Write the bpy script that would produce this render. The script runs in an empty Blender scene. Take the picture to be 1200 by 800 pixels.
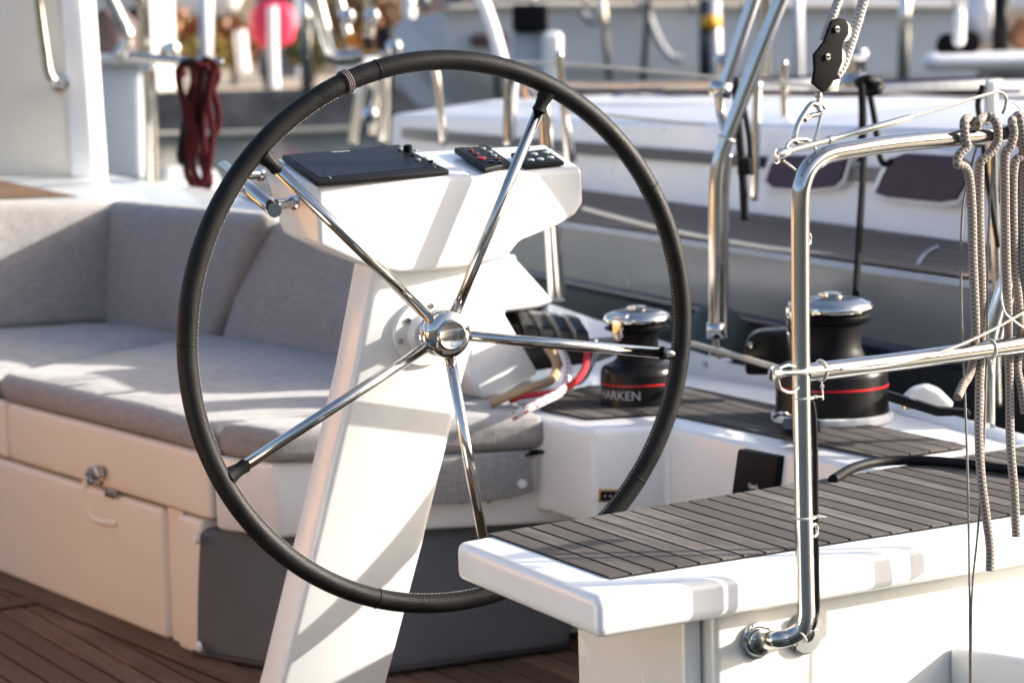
import bpy, bmesh, math, random
from mathutils import Vector, Matrix
V = Vector
random.seed(7)
C = bpy.context.scene.collection
SC = bpy.context.scene
# ---------------------------------------------------------------- camera
FPX, HC, PITCH, ROLL = 3000.0, 1.22, math.atan(340/3000), .026
fw = V((0, math.cos(PITCH), -math.sin(PITCH))); up0 = V((0, math.sin(PITCH), math.cos(PITCH))); rt0 = V((1, 0, 0))
rt = rt0*math.cos(ROLL) - up0*math.sin(ROLL); up = up0*math.cos(ROLL) + rt0*math.sin(ROLL)
CAM = V((0, 0, HC))
cd = bpy.data.cameras.new('camera'); cam = bpy.data.objects.new('camera', cd); C.objects.link(cam)
m = Matrix.Identity(4)
for i in range(3):
    m[i][0] = rt[i]; m[i][1] = up[i]; m[i][2] = -fw[i]; m[i][3] = CAM[i]
cam.matrix_world = m
cd.sensor_width = 36; cd.lens = 90; cd.clip_start = .05; cd.clip_end = 2000
cd.dof.use_dof = True; cd.dof.focus_distance = 3.85; cd.dof.aperture_fstop = 5.2; cd.dof.aperture_blades = 9
SC.camera = cam
# ---------------------------------------------------------------- light
TO_SUN = V((1.05, .08, .38)).normalized()
W = bpy.data.worlds.new('World'); SC.world = W; W.use_nodes = True
nt = W.node_tree; bg = nt.nodes['Background']; sky = nt.nodes.new('ShaderNodeTexSky'); sky.sky_type = 'NISHITA'
sky.sun_disc = False; sky.sun_elevation = math.asin(TO_SUN.z); sky.sun_rotation = math.atan2(TO_SUN.x, TO_SUN.y)
sky.dust_density = 3.5; sky.air_density = .8; sky.ozone_density = .5
nt.links.new(sky.outputs[0], bg.inputs[0]); bg.inputs[1].default_value = .15
sd = bpy.data.lights.new('sun', 'SUN'); sd.energy = 5; sd.angle = math.radians(.53); sd.color = (1, .93, .83)
sun = bpy.data.objects.new('sun', sd); C.objects.link(sun); sun.rotation_euler = TO_SUN.to_track_quat('Z', 'Y').to_euler()
SC.view_settings.view_transform = 'Standard'; SC.view_settings.look = 'None'; SC.view_settings.gamma = 1
SC.view_settings.use_curve_mapping = False; SC.view_settings.exposure = 1.2
SC.render.engine = 'CYCLES'; SC.cycles.use_denoising = True; SC.cycles.max_bounces = 8; SC.cycles.sample_clamp_indirect = 8
# ---------------------------------------------------------------- pixel rays -> points of the place
def ray(px, py): return (fw*FPX + rt*(px-600) - up*(py-400)).normalized()
def P(px, py, z):
    d = ray(px, py); return CAM + d*((z-HC)/d.z)
def D(px, py, y):
    d = ray(px, py); return CAM + d*(y/d.y)
def PL(px, py, Q, n):
    d = ray(px, py); return CAM + d*((Q-CAM).dot(n)/d.dot(n))
def yawdirs(deg):
    a = math.radians(deg); return V((-math.sin(a), math.cos(a), 0)), V((math.cos(a), math.sin(a), 0))
Z = V((0, 0, 1))
FB, SB = yawdirs(29)
# ---------------------------------------------------------------- materials
MATS = {}
def nodes(name):
    mt = bpy.data.materials.new(name); mt.use_nodes = True
    n = mt.node_tree.nodes; l = mt.node_tree.links; return mt, n, l, n['Principled BSDF']
def noise(n, l, scale, detail=4, vec=None, rough=.55):
    t = n.new('ShaderNodeTexNoise'); t.inputs['Scale'].default_value = scale; t.inputs['Detail'].default_value = detail
    t.inputs['Roughness'].default_value = rough
    if vec is not None: l.new(vec, t.inputs['Vector'])
    return t
def ramp(n, l, src, stops):
    r = n.new('ShaderNodeValToRGB'); e = r.color_ramp.elements
    while len(e) < len(stops): e.new(.5)
    for i, (p, c) in enumerate(stops): e[i].position = p; e[i].color = (*c, 1)
    l.new(src, r.inputs[0]); return r
def bump(n, l, src, bs, strength, dist):
    b = n.new('ShaderNodeBump'); b.inputs['Strength'].default_value = strength; b.inputs['Distance'].default_value = dist
    l.new(src, b.inputs['Height']); l.new(b.outputs[0], bs.inputs['Normal']); return b
def mapr(n, l, src, a, b):
    r = n.new('ShaderNodeMapRange'); r.inputs[3].default_value = a; r.inputs[4].default_value = b; l.new(src, r.inputs[0]); return r
def mat(name, col, rough=.5, metal=0, var=.06, scale=6, bmp=0, bscale=40, coat=0, rvar=.08, emit=None, vec='Object', spec=.5):
    if name in MATS: return MATS[name]
    mt, n, l, b = nodes(name)
    tc = n.new('ShaderNodeTexCoord').outputs[vec]
    t = noise(n, l, scale, 5, tc)
    lo = tuple(max(0, c*(1-var*1.6)) for c in col); hi = tuple(min(1, c*(1+var)) for c in col)
    r = ramp(n, l, t.outputs[0], [(.3, lo), (.7, hi)]); l.new(r.outputs[0], b.inputs['Base Color'])
    t2 = noise(n, l, scale*3.3, 4, tc)
    mr = mapr(n, l, t2.outputs[0], max(0.02, rough-rvar), rough+rvar); l.new(mr.outputs[0], b.inputs['Roughness'])
    b.inputs['Metallic'].default_value = metal; b.inputs['Specular IOR Level'].default_value = spec; b.inputs['Coat Weight'].default_value = coat; b.inputs['Coat Roughness'].default_value = .05
    if bmp:
        t3 = noise(n, l, bscale, 6, tc); bump(n, l, t3.outputs[0], b, bmp, .002)
    if emit:
        b.inputs['Emission Color'].default_value = (*emit[0], 1); b.inputs['Emission Strength'].default_value = emit[1]
    MATS[name] = mt; return mt
def fabric(name, col, weave=1100, var=.1):
    mt, n, l, b = nodes(name)
    tc = n.new('ShaderNodeTexCoord').outputs['Object']
    big = noise(n, l, 5, 4, tc); fine = noise(n, l, weave*.35, 3, tc)
    mp = n.new('ShaderNodeMapping'); mp.inputs['Scale'].default_value = (1, 1, .06); l.new(tc, mp.inputs[0]); sl = noise(n, l, 420, 3, mp.outputs[0])
    mp2 = n.new('ShaderNodeMapping'); mp2.inputs['Scale'].default_value = (.06, .06, 1); l.new(tc, mp2.inputs[0]); sl2 = noise(n, l, 420, 3, mp2.outputs[0])
    a = n.new('ShaderNodeMath'); a.operation = 'ADD'; l.new(sl.outputs[0], a.inputs[0]); l.new(sl2.outputs[0], a.inputs[1])
    a2 = n.new('ShaderNodeMath'); a2.operation = 'MULTIPLY_ADD'; l.new(fine.outputs[0], a2.inputs[0]); a2.inputs[1].default_value = .6; l.new(a.outputs[0], a2.inputs[2])
    r = ramp(n, l, mapr(n, l, a2.outputs[0], -.6, .8).outputs[0] if False else a2.outputs[0], [(.55, tuple(c*.72 for c in col)), (1.0, tuple(min(1, c*1.25) for c in col))])
    a2.use_clamp = False
    mr = mapr(n, l, a2.outputs[0], 0, 1); mr.inputs[1].default_value = .8; mr.inputs[2].default_value = 1.8
    l.new(mr.outputs[0], r.inputs[0]); r.color_ramp.elements[0].position = .2; r.color_ramp.elements[1].position = .8
    mx = n.new('ShaderNodeMix'); mx.data_type = 'RGBA'; mx.blend_type = 'MULTIPLY'; mx.inputs[0].default_value = .6
    r2 = ramp(n, l, big.outputs[0], [(.3, (.82, .82, .84)), (.7, (1, 1, 1))])
    l.new(r.outputs[0], mx.inputs[6]); l.new(r2.outputs[0], mx.inputs[7]); l.new(mx.outputs[2], b.inputs['Base Color'])
    b.inputs['Roughness'].default_value = .92; b.inputs['Sheen Weight'].default_value = .25; b.inputs['Specular IOR Level'].default_value = .2
    wr = noise(n, l, 9, 3, tc); ad = n.new('ShaderNodeMath'); ad.operation = 'MULTIPLY_ADD'; ad.inputs[1].default_value = 7
    l.new(wr.outputs[0], ad.inputs[0]); l.new(a2.outputs[0], ad.inputs[2]); bump(n, l, ad.outputs[0], b, .45, .0022)
    MATS[name] = mt; return mt
def teak(name, dark, light, wear=.5):
    mt, n, l, b = nodes(name)
    uv = n.new('ShaderNodeUVMap').outputs[0]
    mp = n.new('ShaderNodeMapping'); mp.inputs['Scale'].default_value = (5, 190, 1); l.new(uv, mp.inputs[0])
    g = noise(n, l, 1, 6, mp.outputs[0], .7)
    mpb = n.new('ShaderNodeMapping'); mpb.inputs['Scale'].default_value = (3, 14, 1); l.new(uv, mpb.inputs[0]); g2 = noise(n, l, 1, 4, mpb.outputs[0])
    at = n.new('ShaderNodeAttribute'); at.attribute_name = 'tone'
    s = n.new('ShaderNodeMath'); s.operation = 'MULTIPLY_ADD'; s.inputs[1].default_value = .75; l.new(g.outputs[0], s.inputs[0])
    s2 = n.new('ShaderNodeMath'); s2.operation = 'MULTIPLY_ADD'; s2.inputs[1].default_value = .45; l.new(g2.outputs[0], s2.inputs[0])
    l.new(at.outputs['Fac'], s2.inputs[2]); l.new(s2.outputs[0], s.inputs[2])
    mid = tuple((a+c)/2 for a, c in zip(dark, light))
    r = ramp(n, l, mapr(n, l, s.outputs[0], 0, 1).outputs[0], [(.42, dark), (.6, mid), (.76, light)])
    r.inputs[0].links[0].from_node.inputs[1].default_value = .1; r.inputs[0].links[0].from_node.inputs[2].default_value = 1.3
    l.new(r.outputs[0], b.inputs['Base Color']); b.inputs['Roughness'].default_value = .72; b.inputs['Specular IOR Level'].default_value = .14
    bump(n, l, g.outputs[0], b, .8, .0018)
    MATS[name] = mt; return mt
def rope_mat(name, c1, c2, dots=None, freq=170, around=3):
    mt, n, l, b = nodes(name)
    uv = n.new('ShaderNodeUVMap').outputs[0]; sep = n.new('ShaderNodeSeparateXYZ'); l.new(uv, sep.inputs[0])
    def M(op, a, bb):
        q = n.new('ShaderNodeMath'); q.operation = op
        for i, x in enumerate((a, bb)):
            if x is None: continue
            if isinstance(x, (int, float)): q.inputs[i].default_value = x
            else: l.new(x, q.inputs[i])
        return q.outputs[0]
    u = M('MULTIPLY', sep.outputs[0], 2*math.pi*around); v = M('MULTIPLY', sep.outputs[1], 2*math.pi*freq)
    w1 = M('SINE', M('ADD', u, v), None); w2 = M('SINE', M('SUBTRACT', u, v), None)
    h = M('MAXIMUM', w1, w2); pr = M('MULTIPLY', w1, w2)
    mr = n.new('ShaderNodeMapRange'); mr.inputs[1].default_value = -.5; mr.inputs[2].default_value = 1; l.new(h, mr.inputs[0])
    mx = ramp(n, l, mr.outputs[0], [(.1, tuple(c*.7 for c in c1)), (.5, c1), (.95, c2)])
    col = mx.outputs[0]
    if dots:
        f2 = M('MULTIPLY', sep.outputs[1], 2*math.pi*dots[1]); u2 = M('MULTIPLY', sep.outputs[0], 2*math.pi*2)
        dd = M('MULTIPLY', M('SINE', M('ADD', f2, u2), None), M('SINE', M('SUBTRACT', f2, u2), None)); g = M('GREATER_THAN', dd, .66)
        k = n.new('ShaderNodeMix'); k.data_type = 'RGBA'; l.new(g, k.inputs[0]); l.new(col, k.inputs[6]); k.inputs[7].default_value = (*dots[0], 1); col = k.outputs[2]
    l.new(col, b.inputs['Base Color']); b.inputs['Roughness'].default_value = .85; b.inputs['Specular IOR Level'].default_value = .15
    bump(n, l, h, b, .5, .0009); MATS[name] = mt; return mt

GEL = mat('gelcoat', (.80, .80, .785), .22, var=.035, scale=3, coat=.3, rvar=.08, bmp=.07, bscale=5)
_n, _l = GEL.node_tree.nodes, GEL.node_tree.links; _b = _n['Principled BSDF']; _tc = _n.new('ShaderNodeTexCoord').outputs['Object']
_s1 = noise(_n, _l, 34, 8, _tc, .75); _s2 = noise(_n, _l, 2.2, 3, _tc)
_mm = _n.new('ShaderNodeMath'); _mm.operation = 'MULTIPLY'; _l.new(mapr(_n, _l, _s1.outputs[0], -2.6, 2.0).outputs[0], _mm.inputs[0]); _l.new(_s2.outputs[0], _mm.inputs[1]); _mm.use_clamp = True
_mx = _n.new('ShaderNodeMix'); _mx.data_type = 'RGBA'; _l.new(_mm.outputs[0], _mx.inputs[0]); _l.new(_b.inputs['Base Color'].links[0].from_socket, _mx.inputs[6]); _mx.inputs[7].default_value = (.70, .68, .63, 1); _l.new(_mx.outputs[2], _b.inputs['Base Color'])
GELC = mat('gelcoat_cream', (.78, .76, .71), .26, var=.025, scale=3, coat=.25, rvar=.07, bmp=.03, bscale=9)
SS = mat('stainless', (.52, .51, .49), .13, 1, var=.05, scale=14, rvar=.05, bmp=.03, bscale=90)
SSP = mat('stainless_polished', (.55, .54, .52), .055, 1, var=.03, scale=14, rvar=.03)
SSD = mat('stainless_brushed', (.50, .49, .47), .3, 1, var=.1, scale=30, rvar=.08)
BLK = mat('black_plastic', (.007, .007, .008), .48, spec=.12, var=.2, scale=12, bmp=.1, bscale=120)
BLKG = mat('black_anodised', (.008, .0075, .0075), .28, 0, var=.2, scale=12, spec=.22)
SCRN = mat('dark_glass', (.006, .006, .009), .3, var=.05, spec=.04, rvar=.02)
RED = mat('red_plastic', (.32, .006, .012), .4)
REDG = mat('red_ring', (.5, .01, .015), .3)
GREY = mat('grey_plastic', (.25, .26, .25), .4, var=.08, bmp=.1)
WPL = mat('white_plastic', (.75, .74, .7), .4)
LTH, _n, _l, _b = nodes('leather')
_tc = _n.new('ShaderNodeTexCoord').outputs['Object']
_v = _n.new('ShaderNodeTexVoronoi'); _v.inputs['Scale'].default_value = 420; _l.new(_tc, _v.inputs['Vector'])
_q = noise(_n, _l, 22, 6, _tc); _r = ramp(_n, _l, _q.outputs[0], [(.3, (.005, .005, .0055)), (.75, (.013, .0125, .0125))]); _l.new(_r.outputs[0], _b.inputs['Base Color'])
_l.new(mapr(_n, _l, _q.outputs[0], .34, .58).outputs[0], _b.inputs['Roughness']); _b.inputs['Specular IOR Level'].default_value = .16; bump(_n, _l, _v.outputs[0], _b, .35, .0012)
BLKM = mat('black_matt', (.008, .008, .008), .6, spec=.04, var=.2, scale=14, bmp=.15, bscale=150)
RUB = mat('rubber', (.008, .008, .0085), .55, spec=.15, var=.2, bmp=.15)
GELB = mat('gelcoat_locker', (.80, .72, .62), .4, var=.02, scale=2, rvar=.02, spec=.3, bmp=.02, bscale=6)
CABM = mat('gelcoat_cabin', (.86, .78, .64), .4, var=.02, scale=2, rvar=.02, spec=.3)
FAB = fabric('cushion_fabric', (.30, .287, .28)); FABD = mat('cover_cloth', (.125, .127, .132), .7, var=.10, scale=4, bmp=.25, bscale=14, spec=.25)
TEAK = teak('teak_weathered', (.082, .072, .067), (.31, .28, .262)); TEAKS = teak('teak_sole', (.13, .078, .047), (.39, .255, .165))
CAULK = mat('caulk', (.012, .012, .012), .6)
STITCH = mat('thread', (.42, .39, .34), .8)
ROPE = rope_mat('rope_taupe', (.20, .168, .145), (.36, .315, .28)); ROPEW = rope_mat('rope_white', (.5, .48, .46), (.72, .7, .67), freq=110)
ROPEB = rope_mat('rope_beige', (.42, .30, .17), (.5, .37, .23)); ROPER = rope_mat('rope_red', (.42, .02, .03), (.62, .06, .07))
ROPED = rope_mat('rope_dotted', (.62, .58, .58), (.8, .77, .76), dots=((.5, .02, .03), 22)); ROPEG = rope_mat('rope_grey', (.3, .31, .34), (.55, .57, .6))
ROPEK = rope_mat('rope_black', (.004, .0035, .004), (.010, .009, .009)); ROPEX = rope_mat('rope_dark_red', (.016, .0015, .002), (.065, .004, .006), freq=40)
WIRE = rope_mat('wire', (.3, .29, .28), (.62, .6, .57), freq=260, around=6); WIRE_T = mat('thin_cord', (.19, .175, .16), .7, var=.2, scale=60)
CORDW = mat('cream_line', (.66, .6, .48), .7)
# ---------------------------------------------------------------- builders
def link(name, me, mt=None, parent=None, smooth=True):
    o = bpy.data.objects.new(name, me); C.objects.link(o)
    if mt is not None:
        for q in (mt if isinstance(mt, (list, tuple)) else [mt]): me.materials.append(q)
    if parent is not None: o.parent = parent; o.matrix_parent_inverse = Matrix.Translation(-parent.location)
    if smooth: me.shade_smooth()
    return o
def tag(o, label=None, cat=None, group=None, kind=None):
    if label: o['label'] = label
    if cat: o['category'] = cat
    if group: o['group'] = group
    if kind: o['kind'] = kind
    return o
def thing(name, label, cat, loc=(0, 0, 0), group=None, kind=None):
    o = bpy.data.objects.new(name, None); o.location = loc; o.empty_display_size = .05; C.objects.link(o); return tag(o, label, cat, group, kind)
def mesh(name, vs, fs, mt, parent=None, bev=0, seg=3, smooth=False, recalc=True):
    me = bpy.data.meshes.new(name); bm = bmesh.new(); bv = [bm.verts.new(v) for v in vs]
    for f in fs:
        try: bm.faces.new([bv[i] for i in f])
        except ValueError: pass
    if recalc: bmesh.ops.recalc_face_normals(bm, faces=bm.faces)
    if bev:
        bmesh.ops.bevel(bm, geom=list(bm.edges), offset=bev, segments=seg, profile=.5, affect='EDGES', clamp_overlap=True)
    bm.to_mesh(me); bm.free()
    o = link(name, me, mt, parent, smooth=bool(bev) or smooth)
    if bev: me.set_sharp_from_angle(angle=math.radians(28))
    return o
def prism(name, pts, ext, mt, parent=None, bev=0, seg=3):
    n = len(pts); pts = [V(p) for p in pts]; ext = V(ext)
    vs = pts + [p+ext for p in pts]
    fs = [list(range(n)), list(range(2*n-1, n-1, -1))] + [[i, (i+1) % n, n+(i+1) % n, n+i] for i in range(n)]
    return mesh(name, vs, fs, mt, parent, bev, seg)
def hexa(name, b4, t4, mt, parent=None, bev=0, seg=3):
    vs = [V(p) for p in b4]+[V(p) for p in t4]
    return mesh(name, vs, [[3, 2, 1, 0], [4, 5, 6, 7], [0, 1, 5, 4], [1, 2, 6, 5], [2, 3, 7, 6], [3, 0, 4, 7]], mt, parent, bev, seg)
def bx(name, c, size, mt, parent=None, bev=0, yaw=0, rot=None):
    c = V(c); R = Matrix.Rotation(math.radians(yaw), 3, 'Z') if rot is None else rot
    s = [x/2 for x in size]
    q = [(-1, -1), (1, -1), (1, 1), (-1, 1)]
    return hexa(name, [c+R@V((a*s[0], b*s[1], -s[2])) for a, b in q], [c+R@V((a*s[0], b*s[1], s[2])) for a, b in q], mt, parent, bev)
def rbox(name, b4, t4, r, mt, parent=None, bulge=0, n=10, wob=0):
    b4 = [V(p) for p in b4]; t4 = [V(p) for p in t4]
    L = [(b4[1]-b4[0]).length, (b4[3]-b4[0]).length, (t4[0]-b4[0]).length]
    L = [max(x, .004) for x in L]; rr = [min(r, .48*x) for x in L]
    def samp(k):
        a, q = L[k], rr[k]; e = [0, .12*q, .3*q, .6*q, q]
        return sorted(set([round(x, 6) for x in e + [q+(a-2*q)*i/n for i in range(n+1)] + [a-x for x in e]]))
    S3 = [samp(k) for k in range(3)]
    def f(p):
        q = [min(max(p[k], rr[k]), L[k]-rr[k]) for k in range(3)]
        d = [(p[k]-q[k])/rr[k] for k in range(3)]; nn = math.sqrt(sum(x*x for x in d))
        if nn > 1e-6: d = [x/nn for x in d]
        u, v, w = [(q[k]+d[k]*rr[k])/L[k] for k in range(3)]
        if bulge:
            g = (1-(2*u-1)**4)*(1-(2*v-1)**4)
            w = w + bulge/L[2]*g*(1 if w > .5 else -.25 if w < .5 else 0)*abs(2*w-1)
            hh = (1-(2*w-1)**2); u += (u-.5)*.5*bulge/L[0]*hh; v += (v-.5)*.5*bulge/L[1]*hh
        lo = b4[0]*(1-u)*(1-v)+b4[1]*u*(1-v)+b4[2]*u*v+b4[3]*(1-u)*v
        hi = t4[0]*(1-u)*(1-v)+t4[1]*u*(1-v)+t4[2]*u*v+t4[3]*(1-u)*v
        x = lo*(1-w)+hi*w
        if wob: x += V((0, 0, 1))*wob*math.sin(x.x*17+x.y*9)*math.sin(x.y*13-x.x*5)
        return x
    bm = bmesh.new(); cache = {}
    def vert(p):
        k = tuple(round(x, 5) for x in p)
        if k not in cache: cache[k] = bm.verts.new(f(p))
        return cache[k]
    for ax in range(3):
        a, b = [k for k in range(3) if k != ax]
        for end in (0, L[ax]):
            for i in range(len(S3[a])-1):
                for j in range(len(S3[b])-1):
                    qs = []
                    for (x, y) in ((i, j), (i+1, j), (i+1, j+1), (i, j+1)):
                        p = [0, 0, 0]; p[ax] = end; p[a] = S3[a][x]; p[b] = S3[b][y]; qs.append(vert(p))
                    try: bm.faces.new(qs)
                    except ValueError: pass
    bmesh.ops.recalc_face_normals(bm, faces=bm.faces)
    me = bpy.data.meshes.new(name); bm.to_mesh(me); bm.free(); return link(name, me, mt, parent)
def smoothpts(pts, k=8, closed=False):
    pts = [V(p) for p in pts]; n = len(pts)
    if n < 3: return pts
    out = []
    rng = range(n) if closed else range(n-1)
    for i in rng:
        if closed: p0, p1, p2, p3 = pts[i-1], pts[i], pts[(i+1) % n], pts[(i+2) % n]
        else: p0, p1, p2, p3 = pts[max(i-1, 0)], pts[i], pts[i+1], pts[min(i+2, n-1)]
        for j in range(k):
            t = j/k; out.append(.5*((2*p1)+(p2-p0)*t+(2*p0-5*p1+4*p2-p3)*t*t+(3*p1-p0-3*p2+p3)*t*t*t))
    if not closed: out.append(pts[-1])
    return out
def tube_data(bm, pts, r, seg=14, closed=False, cap=True, uvl=None):
    n = len(pts); rs = r if isinstance(r, (list, tuple)) else [r]*n
    T = []
    for i in range(n):
        a = pts[i-1] if (i > 0 or closed) else pts[i]; b = pts[(i+1) % n] if (i < n-1 or closed) else pts[i]
        T.append((b-a).normalized())
    ref = V((0, 0, 1)) if abs(T[0].z) < .9 else V((1, 0, 0))
    nrm = (ref - T[0]*ref.dot(T[0])).normalized(); rings = []; ln = 0; lens = []
    for i in range(n):
        if i: nrm = (nrm - T[i]*nrm.dot(T[i])).normalized(); ln += (pts[i]-pts[i-1]).length
        lens.append(ln); bi = T[i].cross(nrm)
        rings.append([bm.verts.new(pts[i]+(nrm*math.cos(2*math.pi*k/seg)+bi*math.sin(2*math.pi*k/seg))*rs[i]) for k in range(seg)])
    for i in range(n if closed else n-1):
        j = (i+1) % n; l0 = lens[i]; l1 = lens[j] if j else lens[i]+(pts[0]-pts[-1]).length
        for k in range(seg):
            k2 = (k+1) % seg; f = bm.faces.new([rings[i][k], rings[i][k2], rings[j][k2], rings[j][k]]); f.smooth = True
            if uvl: 
                for lp, (a, b) in zip(f.loops, ((k/seg, l0), ((k+1)/seg, l0), ((k+1)/seg, l1), (k/seg, l1))): lp[uvl].uv = (a, b)
    if cap and not closed:
        for rg, rev in ((rings[0], True), (rings[-1], False)):
            f = bm.faces.new(list(reversed(rg)) if rev else rg); f.smooth = False
def tube(name, paths, r, mt, parent=None, seg=14, closed=False, k=8, smooth=True):
    if not isinstance(paths[0], (list, tuple)): paths = [paths]
    bm = bmesh.new(); uvl = bm.loops.layers.uv.new('UVMap')
    for pa in paths:
        pa = [V(p) for p in pa]
        pts = smoothpts(pa, k, closed) if smooth else pa
        tube_data(bm, pts, r, seg, closed, True, uvl)
    bmesh.ops.recalc_face_normals(bm, faces=bm.faces)
    me = bpy.data.meshes.new(name); bm.to_mesh(me); bm.free()
    return link(name, me, mt, parent, smooth=False)
def frame(ax):
    ax = V(ax).normalized(); u = (Z.cross(ax) if abs(ax.z) < .95 else V((1, 0, 0))).normalized(); return u, ax.cross(u), ax
def lathe(name, prof, o, ax, mt, parent=None, seg=48, sharp=35):
    u, v, a = frame(ax); o = V(o); bm = bmesh.new(); rings = []
    for r, h in prof:
        rings.append([bm.verts.new(o+a*h)] if r < 1e-5 else [bm.verts.new(o+a*h+(u*math.cos(2*math.pi*k/seg)+v*math.sin(2*math.pi*k/seg))*r) for k in range(seg)])
    for A, B in zip(rings[:-1], rings[1:]):
        for k in range(seg):
            k2 = (k+1) % seg
            if len(A) == 1 and len(B) == 1: continue
            if len(A) == 1: bm.faces.new([A[0], B[k], B[k2]])
            elif len(B) == 1: bm.faces.new([A[k], B[0], A[k2]])
            else: bm.faces.new([A[k], A[k2], B[k2], B[k]])
    bmesh.ops.recalc_face_normals(bm, faces=bm.faces)
    me = bpy.data.meshes.new(name); bm.to_mesh(me); bm.free(); ob = link(name, me, mt, parent); me.set_sharp_from_angle(angle=math.radians(sharp)); return ob
def ring(name, c, ax, R, r, mt, parent=None, seg=32, sseg=8):
    u, v, a = frame(ax); c = V(c)
    return tube(name, [c+(u*math.cos(2*math.pi*k/seg)+v*math.sin(2*math.pi*k/seg))*R for k in range(seg)], r, mt, parent, sseg, closed=True, smooth=False)
def clip(poly, axis, val, keep_less):
    out = []
    for i in range(len(poly)):
        a, b = poly[i-1], poly[i]; ia = (a[axis] <= val) == keep_less; ib = (b[axis] <= val) == keep_less
        if ia != ib:
            t = (val-a[axis])/(b[axis]-a[axis]); out.append((a[0]+(b[0]-a[0])*t, a[1]+(b[1]-a[1])*t))
        if ib: out.append(b)
    return out
def deck_planks(name, poly, d, width, z, mt, parent=None, gap=.005, off=0, margin=.004, thick=.003, butt=0):
    d = V(d); d.z = 0; d.normalize(); c = V((-d.y, d.x, 0))
    p2 = [(V(p).dot(d), V(p).dot(c)) for p in poly]
    bm = bmesh.new(); uvl = bm.loops.layers.uv.new('UVMap'); tone = bm.faces.layers.float.new('tone_f')
    base = [bm.verts.new(d*a+c*b+Z*z) for a, b in p2]; f = bm.faces.new(base); f.material_index = 1
    lo = min(p[1] for p in p2); hi = max(p[1] for p in p2); k = 0; y = lo-width+off
    while y < hi:
        q = clip(clip(p2, 1, y+gap/2, False), 1, y+width-gap/2, True)
        if len(q) > 2:
            segs = [q]
            if butt:
                a0 = min(p[0] for p in q); a1 = max(p[0] for p in q); cuts = []; t = a0+random.uniform(.2, butt)
                while t < a1-.1: cuts.append(t); t += butt*random.uniform(.8, 1.2)
                segs = []; rem = q
                for t in cuts:
                    s = clip(rem, 0, t-gap/2, True)
                    if len(s) > 2: segs.append(s)
                    rem = clip(rem, 0, t+gap/2, False)
                    if len(rem) < 3: break
                if len(rem) > 2: segs.append(rem)
            for s in segs:
                cx = sum(p[0] for p in s)/len(s); cy = sum(p[1] for p in s)/len(s)
                s = [(a+(margin if a < cx else -margin)*min(1, abs(a-cx)/.02), b) for a, b in s]
                tn = random.uniform(-.11, .11); ox = random.uniform(0, 50)
                top = [bm.verts.new(d*a+c*b+Z*(z+thick)) for a, b in s]; bot = [bm.verts.new(d*a+c*b+Z*(z+.0004)) for a, b in s]
                fs = [bm.faces.new(top)]+[bm.faces.new([bot[i-1], bot[i], top[i], top[i-1]]) for i in range(len(s))]
                for ff in fs:
                    ff[tone] = tn
                    for lp in ff.loops: co = lp.vert.co; lp[uvl].uv = (co.dot(d)+ox, co.dot(c)+ox)
        y += width; k += 1
    bmesh.ops.recalc_face_normals(bm, faces=bm.faces)
    tones = [ff[tone] for ff in bm.faces]; me = bpy.data.meshes.new(name); bm.to_mesh(me); bm.free()
    a = me.attributes.new('tone', 'FLOAT', 'FACE')
    for i, t in enumerate(tones): a.data[i].value = t
    return link(name, me, [mt, CAULK], parent, smooth=False)
def text(name, s, size, mt, parent, place, ext=.0004):
    cu = bpy.data.curves.new(name, 'FONT'); cu.body = s; cu.size = size; cu.extrude = ext; cu.align_x = 'CENTER'; cu.align_y = 'CENTER'
    o = bpy.data.objects.new('t', cu); C.objects.link(o); dg = bpy.context.evaluated_depsgraph_get()
    me = bpy.data.meshes.new_from_object(o.evaluated_get(dg)); bpy.data.objects.remove(o)
    for v in me.vertices: v.co = place(v.co)
    return link(name, me, mt, parent, smooth=False)
def onplane(o, u, v):
    n = u.cross(v).normalized(); return lambda c: o+u*c.x+v*c.y+n*c.z
# ================================================================ SETTING: water, quay, floor
WAT, n_, l_, b_ = nodes('water'); b_.inputs['Base Color'].default_value = (.018, .026, .024, 1); b_.inputs['Roughness'].default_value = .08
_t = n_.new('ShaderNodeTexCoord').outputs['Object']; bump(n_, l_, noise(n_, l_, 1.6, 6, _t).outputs[0], b_, .5, .12)
tag(mesh('water', [(-600, -60, -.55), (600, -60, -.55), (600, 1200, -.55), (-600, 1200, -.55)], [[0, 1, 2, 3]], WAT), kind='structure')
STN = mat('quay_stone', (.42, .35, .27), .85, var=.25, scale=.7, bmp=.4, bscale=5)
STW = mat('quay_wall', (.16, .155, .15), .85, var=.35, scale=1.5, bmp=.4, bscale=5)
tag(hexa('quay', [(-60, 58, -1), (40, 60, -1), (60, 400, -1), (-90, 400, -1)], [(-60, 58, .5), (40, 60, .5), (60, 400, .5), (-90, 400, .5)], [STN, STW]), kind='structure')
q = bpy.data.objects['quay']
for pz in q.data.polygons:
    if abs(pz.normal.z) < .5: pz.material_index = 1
# cockpit floor of the host yacht
fl = [P(-60, 640, 0)+V((-1.4, 1.6, 0)), V((-2.6, 2.6, 0)), V((-.2, 3.2, 0)), V((1.1, 4.2, 0)), V((1.0, 6.6, 0)), V((-1.2, 8.2, 0))]
tag(prism('cockpit_floor', [p-Z*.02 for p in fl], (0, 0, -.1), GELC), kind='structure')
fdir = P(0, 734, 0)-P(111, 800, 0)
teakfl = tag(deck_planks('teak_floor', fl, fdir, .062, -.006, TEAKS, gap=.0085, thick=.006), kind='structure')
kp0, kp1 = P(-40, 722, 0), P(92, 700, 0)
kd = (kp1-kp0).normalized(); kn = V((-kd.y, kd.x, 0))
tag(deck_planks('teak_floor_border', [kp0, kp1, kp1+kn*.075, kp0+kn*.075], kd, .075, .002, TEAKS, gap=.006, thick=.003), kind='structure')
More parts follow.
